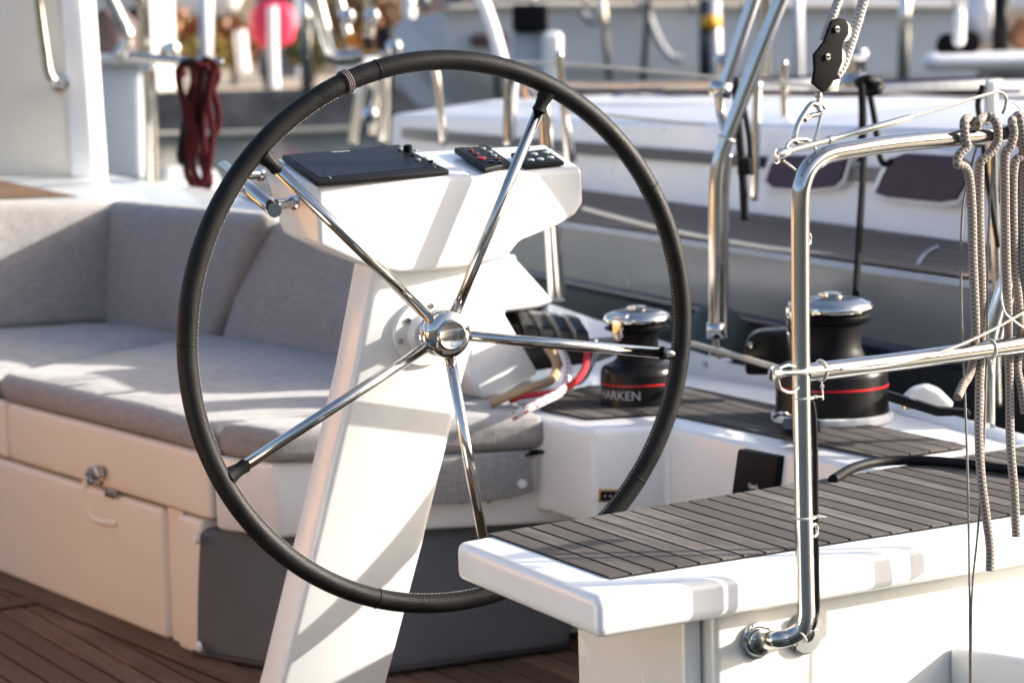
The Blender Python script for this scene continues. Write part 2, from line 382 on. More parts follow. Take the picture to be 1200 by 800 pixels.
# margin plank along the lockers
bA, bB = P(0, 672, 0), P(205, 755, 0)
BF = (bA-bB).normalized(); BS = V((BF.y, -BF.x, 0))     # forward along the bench, outboard
m0 = bB-BF*.8; m1 = bA+BF*.5
tag(deck_planks('teak_floor_margin', [m0-BS*.07, m1-BS*.07, m1+BS*.01, m0+BS*.01], BF, .08, .002, TEAKS, gap=.006, thick=.004), kind='structure')
# unseen objects added for bounce light and darker reflections: table, hill ring, seat box
pb = thing('bounce_table', 'added unseen table-shaped teak reflector with a folded leaf, on the port side of the cockpit', 'table', (-2.1, 4.9, 0))  # out of view, added so sunlit wood throws warm light on the locker
TV = mat('varnished_teak', (.52, .27, .09), .3, var=.15, scale=8, coat=.4)
bx('leaf', (-2.0, 4.7, .62), (.03, 1.9, .62), TV, pb, .006, 8); bx('table_top', (-2.2, 4.75, .945), (.42, 1.9, .03), TV, pb, .006, 8)
bx('leg', (-2.25, 4.2, .3), (.1, .1, .6), TV, pb, .01, 8); bx('leg', (-2.15, 5.2, .3), (.1, .1, .6), TV, pb, .01, 8)
HB = mat('shore', (.10, .095, .075), .9, var=.5, scale=.1, bmp=.3, bscale=1)
vs = []; fs = []; random.seed(3); NS = 60
for k in range(NS):
    a = 2*math.pi*k/NS; sunny = math.exp(-((a-0)**2)/.5)+math.exp(-((a-2*math.pi)**2)/.5)
    front = math.exp(-((a-math.pi/2)**2)/.05)
    R_ = 230; h = (38+random.uniform(-7, 9))*(1-.35*min(1, sunny))
    for rr, hh in ((R_*.55, -.6), (R_*.62, h*.25), (R_, h)): vs.append((math.cos(a)*rr, math.sin(a)*rr, hh))
for k in range(NS):
    k2 = (k+1) % NS
    if 9 <= k <= 20: continue
    for j in range(2): fs.append([k*3+j, k2*3+j, k2*3+j+1, k*3+j+1])
tag(mesh('sky_block_shore', vs, fs, HB, smooth=True), kind='structure')  # added hill ring outside the view, blocks low sky and darkens reflections
ps = thing('bounce_seat_box', 'added unseen white box shaped like a port helm seat, reflecting sun towards the teak one', 'seat', (-1.45, 3.1, 0))  # unseen white box, added to bounce sun onto the near seat's wall
bx('box', (-1.45, 3.1, .24), (.85, 1.1, .46), GELC, ps, .02, 20); bx('seat_top', (-1.45, 3.1, .50), (.95, 1.2, .05), GEL, ps, .015, 20)
# ================================================================ BENCH
lk = thing('bench_locker', 'cream moulded bench locker with a drawer front and chrome latch, under the long grey cushions', 'locker', bB)
def bn(a, s, z): return bB + BF*a + BS*s + Z*z         # a = metres forward of the lower corner, s outboard
la = (bA-bB).length
prism('body', [bn(.0, .03, 0), bn(la+1.4, .03, 0), bn(la+1.4, .03, .43), bn(-.1, .03, .43), bn(-.1, .03, .3), bn(0, .03, .3)], BS*.75, GELB, lk)
# lower front, seam at z about .29, upper band
zs = lambda px, py: PL(px, py, bn(0, 0, 0), BS).z
aof = lambda px, py: (PL(px, py, bn(0, 0, 0), BS)-bB).dot(BF)
a_r = aof(190, 590)
lf = rbox('door', [bn(a_r, -.004, .004), bn(la+1.4, -.004, .004), bn(la+1.4, .03, .004), bn(a_r, .03, .004)],
          [bn(a_r, -.004, .285), bn(la+1.4, -.004, .285), bn(la+1.4, .03, .285), bn(a_r, .03, .285)], .014, GELB, lk, n=4)
a_u = aof(247, 560)
ub = rbox('drawer_front', [bn(a_u, -.006, .292), bn(aof(10, 480), -.006, .292), bn(aof(10, 480), .03, .292), bn(a_u, .03, .292)],
          [bn(a_u, -.006, .428), bn(aof(10, 480), -.006, .428), bn(aof(10, 480), .03, .428), bn(a_u, .03, .428)], .014, GELB, lk, n=4)
rbox('side_panel', [bn(aof(8, 480), -.006, .292), bn(la+1.4, -.006, .292), bn(la+1.4, .03, .292), bn(aof(8, 480), .03, .292)],
     [bn(aof(8, 480), -.006, .428), bn(la+1.4, -.006, .428), bn(la+1.4, .03, .428), bn(aof(8, 480), .03, .428)], .012, GELB, lk, n=3)
# pillar next to the recess
a0, a1 = aof(244, 700), aof(212, 700)
rbox('pillar', [bn(a0, -.012, .002), bn(a1, -.012, .002), bn(a1, .06, .002), bn(a0, .06, .002)], [bn(a0, -.012, .288), bn(a1-.02, -.012, .288), bn(a1-.02, .06, .288), bn(a0, .06, .288)], .012, GELB, lk, n=3)
# finger recess rim and latch
def lp(px, py, off=-.008): return PL(px, py, bn(0, off, 0), BS)
tube('finger_pull', [lp(101, 563, .001), lp(103, 585, .001), lp(108, 604, .001), lp(120, 611, .001), lp(140, 613, .001)], .0095, GELB, lk)
ltc = thing('x', None, None); bpy.data.objects.remove(ltc)
lt = lathe('latch', [(.0, .026), (.007, .026), (.0095, .022), (.0095, .0), (.012, -.002)], lp(116, 562, -.01), -BS, SSP, lk, 24)
prism('latch_tongue', [lp(108, 557, -.012), lp(113, 545, -.012), lp(121, 545, -.012), lp(124, 558, -.012)], -BS*.02, SSD, lt, .003)
prism('strike', [lp(125, 571), lp(137, 574), lp(136, 584), lp(125, 581)], -BS*.006, SSD, lk, .0015)
prism('foot_moulding', [bn(a1-.0, .012, .0), bn(a_r, .012, .0), bn(a_r, .012, .288), bn(a1, .012, .288)], BS*.02, GELB, lk)
# ---- seat cushions
cf0, cf1 = bn(aof(258, 540), -.012, 0), bn(aof(5, 450), -.012, 0)
Lb = .80
def cush(name, label, a, b, z0, z1, depth0, depth1, grp='grey seat cushions', r=.026, bulge=.014, cat='cushion', side=None):
    o = rbox(name, [a+Z*z0, b+Z*z0, b+depth1+Z*z0, a+depth0+Z*z0], [a+Z*z1, b+Z*z1, b+depth1+Z*z1, a+depth0+Z*z1], r, FAB, None, bulge, 14, .002)
    tag(o, label, cat, grp); return o
flat = lambda p: V((p.x, p.y, 0))
far_c = P(246, 399, .49); 
sc1 = cush('seat_cushion', 'long grey seat cushion above the chrome drawer latch, behind the wheel rim', cf0, cf1, .432, .494, BS*Lb, flat(P(243, 391, .49))-cf1)
cf2 = cf1+BF*.028
sc2 = cush('seat_cushion', 'grey seat cushion farthest forward, in the corner below the sunlit backrest', cf2, cf2+BF*1.0, .432, .484, flat(P(243, 391, .49))-cf1, BS*Lb)
# small aft cushion with corner
k0 = bn(aof(256, 540)-.02, -.012, 0); k1 = flat(P(322, 545, .43)); k2 = flat(P(643, 528, .43)); k3 = flat(P(588, 471, .5))+V((.0, .1, 0))
k4 = k0 + BS*.62
sm = thing('corner_cushion', 'small L-ended grey cushion behind the pedestal, with a snap-down flap', 'cushion', k1, 'grey seat cushions')
rb = rbox('cushion_body', [k1+Z*.432, k2+Z*.432, k3+Z*.432, k0+BS*.2+Z*.432][:3]+[k0+Z*.432], [k1+Z*.497, k2+Z*.499, k3+Z*.5, k0+Z*.497], .02, FAB, sm, .006, 16, .0015)
prism('back_infill', [k0+Z*.434, k3+Z*.434, k4+Z*.434], Z*.055, FAB, sm, .012)
fd = (k2-k1).normalized(); fn = V((fd.y, -fd.x, 0))      # along aft face, outward normal (towards aft)
fq = k1-fd*0
def fp(px, py, o=.012): return PL(px, py, k1+fn*o, fn)
fl_ = prism('snap_flap', [fp(440, 545, .002), fp(620, 529, .002), fp(625, 577, .0), fp(600, 583, .0), fp(560, 588, .0), fp(440, 596, .0)], -fn*.006, FAB, sm, .003)
lathe('snap_button', [(0, .006), (.007, .005), (.0098, .002), (.0102, 0)], fp(612, 567, .0015), fn, WPL, sm, 24)
# moulding under the corner cushion
mb = thing('bench_end', 'cream moulded bench end under the small corner cushion', 'bench end', k1)
e0 = bn(aof(252, 560), -.004, 0); e1 = k1+BF*.01; e2 = flat(P(662, 532, .43))
s_in = lambda p, k: p - fn*k
hexa('moulding', [e0+Z*.275, e1-fn*.04+fd*.012+Z*.275, flat(fp(680, 592, -.04))+Z*.275, e2+BS*.5+Z*.275], [e0+Z*.43, e1-fn*.018+Z*.43, flat(fp(664, 532, -.018))+Z*.43, e2+BS*.5+Z*.43], GEL, mb, .012)
prism('base', [e0+BS*.1, e1+BS*.12-fn*.25, e2-fn*.33, e2+BS*.5, e0+BS*.5], Z*.28, GELC, mb)
for px, py in ((541, 588), (573, 587)): lathe('screw', [(0, .004), (.005, .003), (.006, 0)], fp(px, py, -.03), fn, SSD, mb, 12)
prism('gasket', [fp(615, 532, .002), fp(648, 526, .002), fp(648, 529, .002), fp(616, 535, .002)], -fn*.05, BLK, mb)
# grey fabric covered box at floor level
cvt = thing('storage_cover', 'dark grey fabric storage cover at floor level behind the pedestal', 'cover', flat(P(400, 800, 0)))
c0 = bn(aof(238, 772), -.02, 0); c1 = flat(P(395, 800, 0)); c2 = flat(P(668, 762, 0)); c3 = c2+V((.1, .5, 0))
pxz = lambda px, py, Q, n: PL(px, py, Q, n)
t0 = PL(231, 620, bn(0, -.02, 0), BS)
rbox('fabric_cover', [c0+Z*.006, c1+Z*.006, c2+Z*.006, c0+V((.5, .6, .006))], [t0, c1+V((.03, .1, .272)), P(700, 598, .272), c0+V((.5, .7, .272))], .016, FABD, cvt, .006, 14)
tube('hem_tape', [[c0+V((0, -.004, .012)), c1+V((0, -.006, .012))], [c1+V((0, -.006, .012)), c2+V((0, -.006, .012))]], .006, mat('hem', (.05, .04, .04), .8), cvt, 8)
for px, py in ((231, 631), (234, 757)):
    lathe('snap_button', [(0, .01), (.009, .007), (.0115, 0)], PL(px, py, bn(0, -.026, 0), BS), -BS, WPL, cvt, 20)
# ---- backrests
def backrest(label, pb0, pb1, pt0, pt1, thick, grp='grey backrest cushions', name='backrest_cushion', off=None):
    a, b = P(*pb0), P(*pb1)
    d = flat(b-a).normalized(); n = V((-d.y, d.x, 0)); n = n if n.y > 0 or off else n
    if off is not None: n = off
    la_, lb_ = PL(pt0[0], pt0[1], a+n*.05, n), PL(pt1[0], pt1[1], a+n*.05, n)
    a = a+BF*.16-Z*.03; la_ = la_+BF*.16; b = b-Z*.03
    o = rbox(name, [a, b, lb_, la_], [a+n*thick, b+n*thick, lb_+n*thick, la_+n*thick], .036, FAB, None, .012, 14)
    return tag(o, label, 'cushion', grp)
bs_n = BS
backrest('grey backrest cushion between the sunlit corner cushion and the widest backrest', (122, 378, .49), (243, 395, .49), (146, 238), (303, 252), .09, off=BS)
b3a = P(250, 396, .49)
o3 = rbox('backrest_cushion', [b3a-Z*.03, b3a-BF*1.25-Z*.03, b3a-BF*1.25+BS*.09+Z*.235, PL(300, 253, b3a+BS*.06, BS)],
          [b3a+BS*.1-Z*.03, b3a-BF*1.25+BS*.1-Z*.03, b3a-BF*1.25+BS*.17+Z*.235, PL(300, 253, b3a+BS*.06, BS)+BS*.1], .038, FAB, None, .012, 14)
tag(o3, 'widest grey backrest cushion along the side, partly behind the steering pedestal', 'cushion', 'grey backrest cushions')
bk = P(120, 378, .49)
n1 = (flat(P(-10, 387, .49))-flat(bk)).normalized()
nf = V((n1.y, -n1.x, 0)); nf = nf if nf.y > 0 else -nf
x0 = bk+n1*.9
bk0 = bk; bk = bk-n1*.035
rr_ = rbox('backrest_cushion', [bk+Z*0, x0, PL(-160, 232, bk+nf*.04, nf)+Z*0, PL(150, 239, bk+nf*.04, nf)], [bk+nf*.1, x0+nf*.1, PL(-160, 232, bk+nf*.04, nf)+nf*.1, PL(150, 239, bk+nf*.04, nf)+nf*.1], .025, FAB, None, 0, 14)
tag(rr_, 'grey backrest cushion across the forward end of the seat, half sunlit on a diagonal', 'cushion', 'grey backrest cushions')
# ================================================================ COAMING
co = thing('cockpit_coaming', 'white moulded coaming running from the cabin side past the backrests to the winches', 'coaming', P(740, 495, 0))
inn = [P(-160, 238, .80), P(141, 241, .80), P(300, 251, .79), P(430, 285, .77), P(540, 315, .72)]
out = [P(-160, 190, .84), P(110, 203, .84), P(247, 222, .83), P(430, 250, .81), P(604, 300, .74)]
vs = []; fs = []
for i, (a, b) in enumerate(zip(inn, out)):
    a = a+BS*.11; b = b
    mid = (a*.5+b*.5)+Z*.012
    vs += [flat(a)+Z*.3, a, mid, b, flat(b)+BS*.1-Z*.3]
for i in range(len(inn)-1):
    for j in range(4): fs.append([i*5+j, i*5+j+1, i*5+j+6, i*5+j+5])
fs += [[0, 1, 2, 3, 4], [20, 21, 22, 23, 24][::-1]]
mesh('upper_coaming', vs, fs, GEL, co, .012, 3)
# fins behind the pedestal
e_n = V((FB.x, FB.y, 0)); eQ = P(560, 470, .5)
def ep(px, py, o=0): return PL(px, py, eQ+FB*o, FB)
prism('end_moulding', [ep(540, 480, .2), ep(545, 352, .2), ep(588, 303, .2), ep(606, 303, .2), ep(652, 354, .2), ep(630, 362, .2), ep(592, 366, .2), ep(600, 470, .2)], FB*.5, GEL, co, .014)
prism('end_fin', [ep(552, 356), ep(583, 352), ep(633, 438), ep(590, 462), ep(566, 468), ep(548, 440)], FB*.12, GEL, co, .01)
# low deck with winches (z = .5)
zt = .495
ed = [P(560, 475, zt), P(645, 492, zt), P(694, 504, zt), P(782, 498, zt), P(1048, 556, zt), P(1330, 570, zt), P(1400, 520, zt), P(1200, 512, zt), P(1000, 455, zt), P(850, 424, zt), P(760, 396, zt), P(640, 352, zt), P(590, 352, zt)]
ld = prism('winch_deck', ed, (0, 0, -.19), GEL, co, .014)
prism('lower_side', [p+FB*.42+SB*.12-Z*.185 for p in ed[:4]]+[ed[4]+FB*.1+SB*.1-Z*.185, ed[5]+FB*.1-Z*.185, ed[6]-Z*.185, ed[8]-Z*.185, ed[10]-Z*.185, ed[11]+FB*.1-Z*.185], (0, 0, -.33), GELC, co)
# outer toe rise and hull side
oe = [P(640, 352, .60), P(700, 372, .585), P(760, 391, .565), P(850, 421, .54), P(1000, 452, .52), P(1200, 506, .51), P(1400, 545, .51)]
ti = [P(*q, .497) for q in ((668, 436), (728, 432), (790, 430), (868, 444), (1010, 472), (1190, 522), (1400, 566))]
vs = []; fs = []
for a, b in zip(oe, ti): vs += [a, b, b-Z*.1, flat(a)+V((.04, .04, -.5)) ]
for i in range(len(oe)-1):
    for j in range(4): fs.append([i*4+j, i*4+(j+1) % 4, i*4+4+(j+1) % 4, i*4+4+j])
fs += [[0, 1, 2, 3], [len(vs)-1, len(vs)-2, len(vs)-3, len(vs)-4]]
mesh('outer_edge', vs, fs, GEL, co, .01)
td = P(800, 450, .5)-P(1010, 498, .5)
tz = .4985
deck_planks('teak_deck', [P(612, 470, .5), P(640, 480, .5), P(690, 490, .5), P(783, 484, .5), P(800, 452, .5), P(690, 452, .5), P(640, 462, .5)], P(690, 455, .5)-P(790, 480, .5), .046, tz, TEAK, co)
deck_planks('teak_deck', [P(783, 484, .5), P(1038, 537, .5), P(1137, 523, .5), P(1010, 496, .5), P(800, 452, .5)], td, .046, tz, TEAK, co)
# side deck forward teak strip
deck_planks('teak_side_deck', [P(-150, 243, .83), P(-150, 213, .83), P(0, 216, .83), P(92, 236, .83)], SB, .06, .842, TEAKS, co)
# black control box and socket on the inner wall
wq0, wq1 = P(782, 500, .49), P(1048, 556, .49)
wd = flat(wq1-wq0).normalized(); wn = V((wd.y, -wd.x, 0)); wn = wn if wn.y < 0 else -wn
def wp(px, py, o=0): return PL(px, py, wq0+wn*o, wn)
ctl = thing('control_box', 'black windlass control box on the white coaming wall under the winch deck', 'control box', wp(880, 575))
prism('housing', [wp(864, 526, .028), wp(911, 535, .028), wp(905, 590, .028), wp(855, 590, .028)], -wn*.026, BLK, ctl, .004)
o_ = wp(884, 570, .0285); uu = (wp(890, 571, .0285)-wp(880, 569, .0285)).normalized(); vv = (wp(883, 560, .0285)-wp(884, 570, .0285)).normalized()
text('lettering', 'Quick', .0125, WPL, ctl, onplane(o_-uu*.004, uu, vv))
sq0, sq1 = P(694, 506, .49), P(782, 500, .49); sdv = flat(sq1-sq0).normalized(); sn = V((sdv.y, -sdv.x, 0)); sn = sn if sn.y < 0 else -sn
def sp(px, py, o=0): return PL(px, py, sq0+sn*o, sn)
so = thing('power_socket', 'small black socket in a gold frame on the white coaming wall', 'socket', sp(715, 580))
prism('gold_frame', [sp(702, 573, .014), sp(728, 573, .014), sp(728, 588, .014), sp(702, 588, .014)], -sn*.012, mat('brass', (.6, .38, .12), .3, 1), so, .001)
prism('insert', [sp(704.5, 575.5, .017), sp(726, 575.5, .017), sp(726, 586, .017), sp(704.5, 586, .017)], -sn*.010, BLK, so, .001)
for px in (709, 715): lathe('contact', [(0, .002), (.0028, .002), (.003, 0)], sp(px, 581, .0172), sn, SSD, so, 10)
# ---- clutches
cg = thing('rope_clutch', 'bank of black rope clutches under a black top plate, behind the pedestal', 'clutch', P(640, 440, .5))
for i in range(5):
    x = 606+i*20; yy = 377+i*2.0; dd = 5.55-i*.09
    b = [D(x-10, yy+30, dd), D(x+9, yy+32, dd), D(x+9, yy+18, dd+.13), D(x-10, yy+16, dd+.13)]
    pr = [D(x-11, yy+26, dd), D(x-12, yy+2, dd+.01), D(x-22, yy-14, dd+.09), D(x-30, yy-18, dd+.16), D(x-22, yy+14, dd+.16)]
    sh = D(x+7, yy+1, dd-.03)-D(x-12, yy, dd)
    prism('clutch_body', pr, sh*.86, BLKG, cg, .006)
prism('top_plate', [D(592, 366, 5.75), D(634, 360, 5.7), D(636, 364, 5.7), D(594, 371, 5.75)], V((.02, .15, 0)), BLK, cg, .002)
prism('base_plate', [D(590, 410, 5.6), D(700, 402, 5.25), D(700, 424, 5.25), D(590, 440, 5.6)], V((.05, .12, 0)), BLK, cg, .004)
for (nm, lab, pts, r, mt) in (
    ('beige_line', 'thick beige line curving out of the clutches', [(641, 405, 5.35), (652, 425, 5.3), (648, 443, 5.22), (628, 452, 5.18), (600, 462, 5.15), (575, 473, 5.15)], .0095, ROPEB),
    ('dotted_line', 'white line with red flecks lying over the teak edge by the clutches', [(655, 405, 5.3), (664, 425, 5.2), (664, 445, 5.12), (655, 460, 5.05), (640, 468, 5.0), (620, 478, 4.97), (600, 489, 4.97)], .0088, ROPED),
    ('red_line', 'red line dropping from the outermost clutch to the teak', [(688, 398, 5.2), (688, 418, 5.15), (683, 436, 5.1), (670, 450, 5.08), (650, 460, 5.12), (625, 463, 5.15), (597, 469, 5.16)], .007, ROPER),
    ('grey_line', 'pale grey line between the red line and the white deck', [(697, 400, 5.25), (699, 412, 5.22), (694, 425, 5.2), (682, 445, 5.2), (665, 452, 5.18), (640, 466, 5.12), (608, 472, 5.14)], .006, ROPEG)):
    tag(tube(nm, [D(*p) for p in pts], r, mt, None, 14), lab, 'rope', 'lines from the clutches')
# ================================================================ WINCHES
def winch(name, label, base, R, H, prof_k, txt=False, arm_ang=0):
    w = thing(name, label, 'winch', base, 'cockpit winches')
    s = R/.1
    lathe('base', [(R*1.0, 0), (R*1.0, H*.02), (R*.985, H*.05), (R*.985, H*.31), (R*.96, H*.36), (R*.90, H*.395), (R*.62, H*.44)], base, Z, BLKG, w, 64, 40)
    lathe('red_ring', [(R*.985, H*.214), (R*.992, H*.216), (R*.992, H*.232), (R*.985, H*.234)], base, Z, REDG, w, 64)
    k = prof_k
    lathe('drum', [(R*.74, H*.41), (R*k[0], H*.47), (R*k[1], H*.55), (R*k[1], H*.66), (R*k[2], H*.74), (R*k[3], H*.775), (R*k[3]*1.02, H*.79), (R*.4, H*.79)], base, Z, BLK, w, 64, 40)
    lathe('self_tailer', [(R*.5, H*.79), (R*k[3]*.93, H*.80), (R*k[3]*.86, H*.83), (R*k[3]*.5, H*.84)], base, Z, BLK, w, 64)
    lathe('crown', [(R*k[3]*.8, H*.83), (R*k[3]*1.03, H*.85), (R*k[3]*1.05, H*.88), (R*k[3]*.97, H*.925), (R*k[3]*.74, H*.955)], base, Z, SSP, w, 64, 60)
    lathe('lid', [(R*k[3]*.74, H*.955), (R*k[3]*.45, H*.975), (R*k[3]*.3, H*.975)], base, Z, BLKG, w, 64, 60)
    lathe('handle_socket', [(R*k[3]*.31, H*.972), (R*k[3]*.31, H*1.0), (R*k[3]*.24, H*1.005), (R*k[3]*.13, H*1.0), (R*k[3]*.12, H*.97), (0, H*.97)], base, Z, SSP, w, 32)
    a = math.radians(arm_ang); d = V((math.cos(a), math.sin(a), 0)); t = V((-d.y, d.x, 0))
    q = base+d*R*k[3]*.93
    ar = prism('stripper_arm', [q+t*R*.16+Z*H*.90, q-t*R*.16+Z*H*.90, q-t*R*.15+Z*H*.72, q-t*R*.08+Z*H*.68, q+t*R*.08+Z*H*.68, q+t*R*.15+Z*H*.72], d*R*.13, SSP, w, .003)
    prism('arm_top', [base+d*R*.25+t*R*.2+Z*H*.945, base+d*R*k[3]*1.0+t*R*.24+Z*H*.90, base+d*R*k[3]*1.0-t*R*.24+Z*H*.90, base+d*R*.25-t*R*.2+Z*H*.945], Z*H*.035, SSP, ar, .003)
    if txt:
        a0 = math.radians(-90-37)
        def place(c):
            an = a0 + c.x/(R*.985); rr = R*.985+.0006+c.z; return base+V((math.cos(an)*rr, math.sin(an)*rr, H*.12+c.y))
        text('lettering', 'HARKEN', .026, mat('silver_print', (.5, .5, .5), .4), w, place)
    return w
wl = P(751, 478, .5); wl = V((wl.x, wl.y+.075, .5))
winch('winch', 'smaller black winch with a thin red ring, seen through the steering wheel', wl, .079, .198, (.56, .53, .60, .84), True, -128)
wr = P(983, 499, .5); wr = V((wr.x, wr.y+.10, .515))
winch('winch', 'larger black winch with a red ring and chrome crown, behind the stainless post', wr, .110, .228, (.58, .52, .56, .72), False, -160)
tag(prism('winch_pad', [wr+V((math.cos(t/24*2*math.pi)*.118, math.sin(t/24*2*math.pi)*.118, -.018)) for t in range(24)], Z*.0175, GEL, None, .004), 'round white pad under the larger winch', 'pad')
# dark line guide by the winch foot
lg = thing('line_guide', 'black line guide at the foot of the larger winch', 'guide', P(935, 500, .5))
rbox('body', [P(915, 502, .503), P(962, 506, .503), P(962, 492, .503), P(918, 489, .503)], [P(918, 503, .535), P(962, 506, .54), P(960, 492, .54), P(921, 490, .535)], .012, BLK, lg, n=3)
tube('steel_bail', [P(908, 488, .52), P(916, 484, .535), P(926, 486, .53)], .004, SSP, lg)
# ================================================================ STEERING WHEEL
F2, S2 = yawdirs(26.2); A2 = -F2
WC = V((-.107, 4.144, .7655)); PH = math.radians(63.25); RM, RT = .4432, .0164
sw = thing('steering_wheel', 'large black leather-covered steering wheel with five stainless spokes and a polished hub', 'steering wheel', WC)
def wpnt(a, r, o=0): return WC + (S2*math.cos(a)+Z*math.sin(a))*r + A2*o
N = 220
rim = tube('rim', [wpnt(2*math.pi*k/N, RM) for k in range(N)], RT, LTH, sw, 28, closed=True, smooth=False)
bm = bmesh.new()
for k in range(430):
    a = 2*math.pi*k/430
    for sgn in (1,):
        o = .003*sgn
        p = WC*0 + (S2*math.cos(a)+Z*math.sin(a))*(RM-math.sqrt(RT**2-o*o)-.0003)+A2*o+WC
        tdir = (-S2*math.sin(a)+Z*math.cos(a)); nn = (S2*math.cos(a)+Z*math.sin(a))
        st = tdir*.0016 + A2*(.0009 if k % 2 else -.0009)
        tube_data(bm, [p-st, p, p+st], [.0004, .0007, .0004], 6)
me = bpy.data.meshes.new('stitching'); bm.to_mesh(me); bm.free(); link('stitching', me, STITCH, rim, False)
for a in (178, 104, 30, 252, 322):
    aa = math.radians(a); u = (S2*math.cos(aa)+Z*math.sin(aa)); t = (-S2*math.sin(aa)+Z*math.cos(aa))
    ring('seam', WC+u*RM, t, RT+.0001, .0011, LTH, rim, 32, 6)
aa = math.radians(111.5); t = (-S2*math.sin(aa)+Z*math.cos(aa))
for k in range(3):
    a3 = aa+(k-1)*.0078
    ring('cord_whipping', wpnt(a3, RM), (t+V((.25, 0, .15))).normalized(), RT+.0012, .0021, rope_mat('cord%d' % k, (.09, .07, .068), (.17, .14, .135), freq=150, around=3), sw, 36, 8)
hubA = WC
for k in range(5):
    a = PH+k*2*math.pi/5
    sp_ = tube('spoke', [wpnt(a, .026), wpnt(a, RM-RT+.002)], .0092, SSP, sw, 28, smooth=False)
    if k != 4:
        lathe('ferrule', [(.0100, 0), (.0118, .001), (.0106, .012), (.0118, .022), (.0155, .034)], wpnt(a, RM-RT-.030), (wpnt(a, 1)-WC), RUB, sp_, 24, 60)
    else:
        lathe('ferrule', [(.0095, 0), (.0118, .0005), (.0118, .005), (.0095, .0055)], wpnt(a, RM-RT-.022), (wpnt(a, 1)-WC), RUB, sp_, 24)
        lathe('ferrule', [(.0095, 0), (.0108, .001), (.0100, .015), (.0085, .02)], wpnt(a, RM-RT-.016), (wpnt(a, 1)-WC), SSP, sp_, 24, 60)
hub = lathe('hub', [(.026, -.03), (.037, -.026), (.0385, -.022), (.0365, -.020), (.0365, -.015), (.0385, -.013), (.0385, -.007), (.0365, -.005), (.0365, .001), (.0385, .003), (.0395, .008), (.0375, .013), (.031, .018), (.025, .0195)], WC, A2, SSP, sw, 64, 30)
lathe('hub_cap', [(.0255, .019), (.0250, .0235), (.0225, .0255), (.021, .0245), (.0, .0245)], WC, A2, SS, hub, 48, 40)
lathe('shaft', [(.02, -.02), (.02, -.09)], WC, A2, SSD, sw, 32)
# ================================================================ PEDESTAL
FT = .085
Q0 = WC + F2*FT
dn = (V((0, 0, -1)) + F2*.20 - S2*.20).normalized()
pn = S2.cross(dn).normalized(); pn = pn if pn.dot(A2) > 0 else -pn
ped = thing('steering_pedestal', 'white raked steering pedestal with instrument console, behind the wheel', 'pedestal', flat(PL(390, 800, Q0, pn)))
def cp(px, py, o=0): return PL(px, py, Q0+pn*o, pn)
low = cp(455, 800)
col = [(440, 302), (600, 296), (583, 330), (548, 432), (536, 482), (497, 640), (455, 800), (441, 850), (314, 850), (328, 800), (367, 640), (413, 445)]
prism('column', [cp(*p) for p in col], -pn*.085, GEL, ped, .014, 4)
fc = cp(498, 388)
fg = lathe('flange', [(.060, -.002), (.060, .004), (.057, .007), (.036, .008), (.034, .014), (.028, .02), (.0, .02)], fc, pn, GEL, ped, 56, 30)
u_, v_, a_ = frame(pn)
for ang in (95, 150, 195, 245, 20, 320):
    r_ = math.radians(ang); p = fc+(S2*math.cos(r_)-dn*math.sin(r_))*.046+pn*.0075
    lathe('screw', [(0, .0008), (.0026, .0004), (.003, .002), (.0052, .0018), (.0056, 0)], p, pn, SSD, fg, 16)
# console
cq = WC+F2*.036
def kp(px, py, o=0): return PL(px, py, cq+F2*o, F2)
front = [(372, 217), (682, 196), (685, 238), (675, 253), (652, 266), (610, 283), (594, 303), (535, 315), (467, 320), (430, 313), (373, 289)]
fv = [kp(*p) for p in front]; n = len(fv)
bv_ = []
for i, p in enumerate(fv):
    q = p+F2*.19+Z*(.012 if i > 1 else .038)+ (S2*.012 if i in (0, 10) else V((0, 0, 0)))-(S2*.02 if i in (1, 2, 3) else V((0, 0, 0)))
    bv_.append(q)
bv_[0] = PL(305, 187, fv[0]+F2*.2, F2); bv_[1] = PL(640, 169, fv[1]+F2*.2, F2)
vs = fv+bv_; fs = [list(range(n))]+[list(range(2*n-1, n-1, -1))]+[[i, (i+1) % n, n+(i+1) % n, n+i] for i in range(n)]
# split the non planar top into two by its own mid point rise
mesh('console', vs, fs, GEL, ped, .009, 4)
tn = (fv[1]-fv[0]).cross(bv_[0]-fv[0]).normalized(); tn = tn if tn.z > 0 else -tn
tu = (fv[1]-fv[0]).normalized(); tv = tn.cross(tu)
def tp(px, py, o=0): return PL(px, py, fv[0]+tn*o, tn)
def device(name, px4, h, bev=.003, base=.001): return prism(name, [tp(x, y, h) for x, y in px4], -tn*(h-base), BLK, ped, bev)
cpn = device('chartplotter', [(330, 181.5), (467, 169), (527, 199), (371, 213)], .010)
prism('screen', [tp(x, y, 0.0106) for x, y in ((337, 183), (446, 172), (500, 196), (375, 208))], -tn*.0015, SCRN, cpn)
lathe('knob', [(.0075, .0), (.0075, .010), (.006, .012), (0, .012)], tp(478, 178, .010), tn, BLK, cpn, 24)
for x, y in ((469, 175), (487, 177), (484, 183), (490, 188), (498, 186), (505, 190), (509, 193)):
    lathe('button', [(.0045, 0), (.0045, .002), (.003, .003), (0, .003)], tp(x, y, .010), tn, BLKG if (x+y) % 2 else GREY, cpn, 16)
for x, y in ((387, 209), (510, 197)):
    tube('corner_mark', [tp(x-3, y-2, .0106), tp(x, y-1, .0106), tp(x+2, y+2, .008)], .0007, WPL, cpn, 6)
text('lettering', 'Raymarine', .0075, WPL, cpn, onplane(tp(399, 177.5, .0108), tu, tv), .0002)
apn = device('autopilot_panel', [(532, 173), (569, 168.5), (600, 190), (568, 197)], .011)
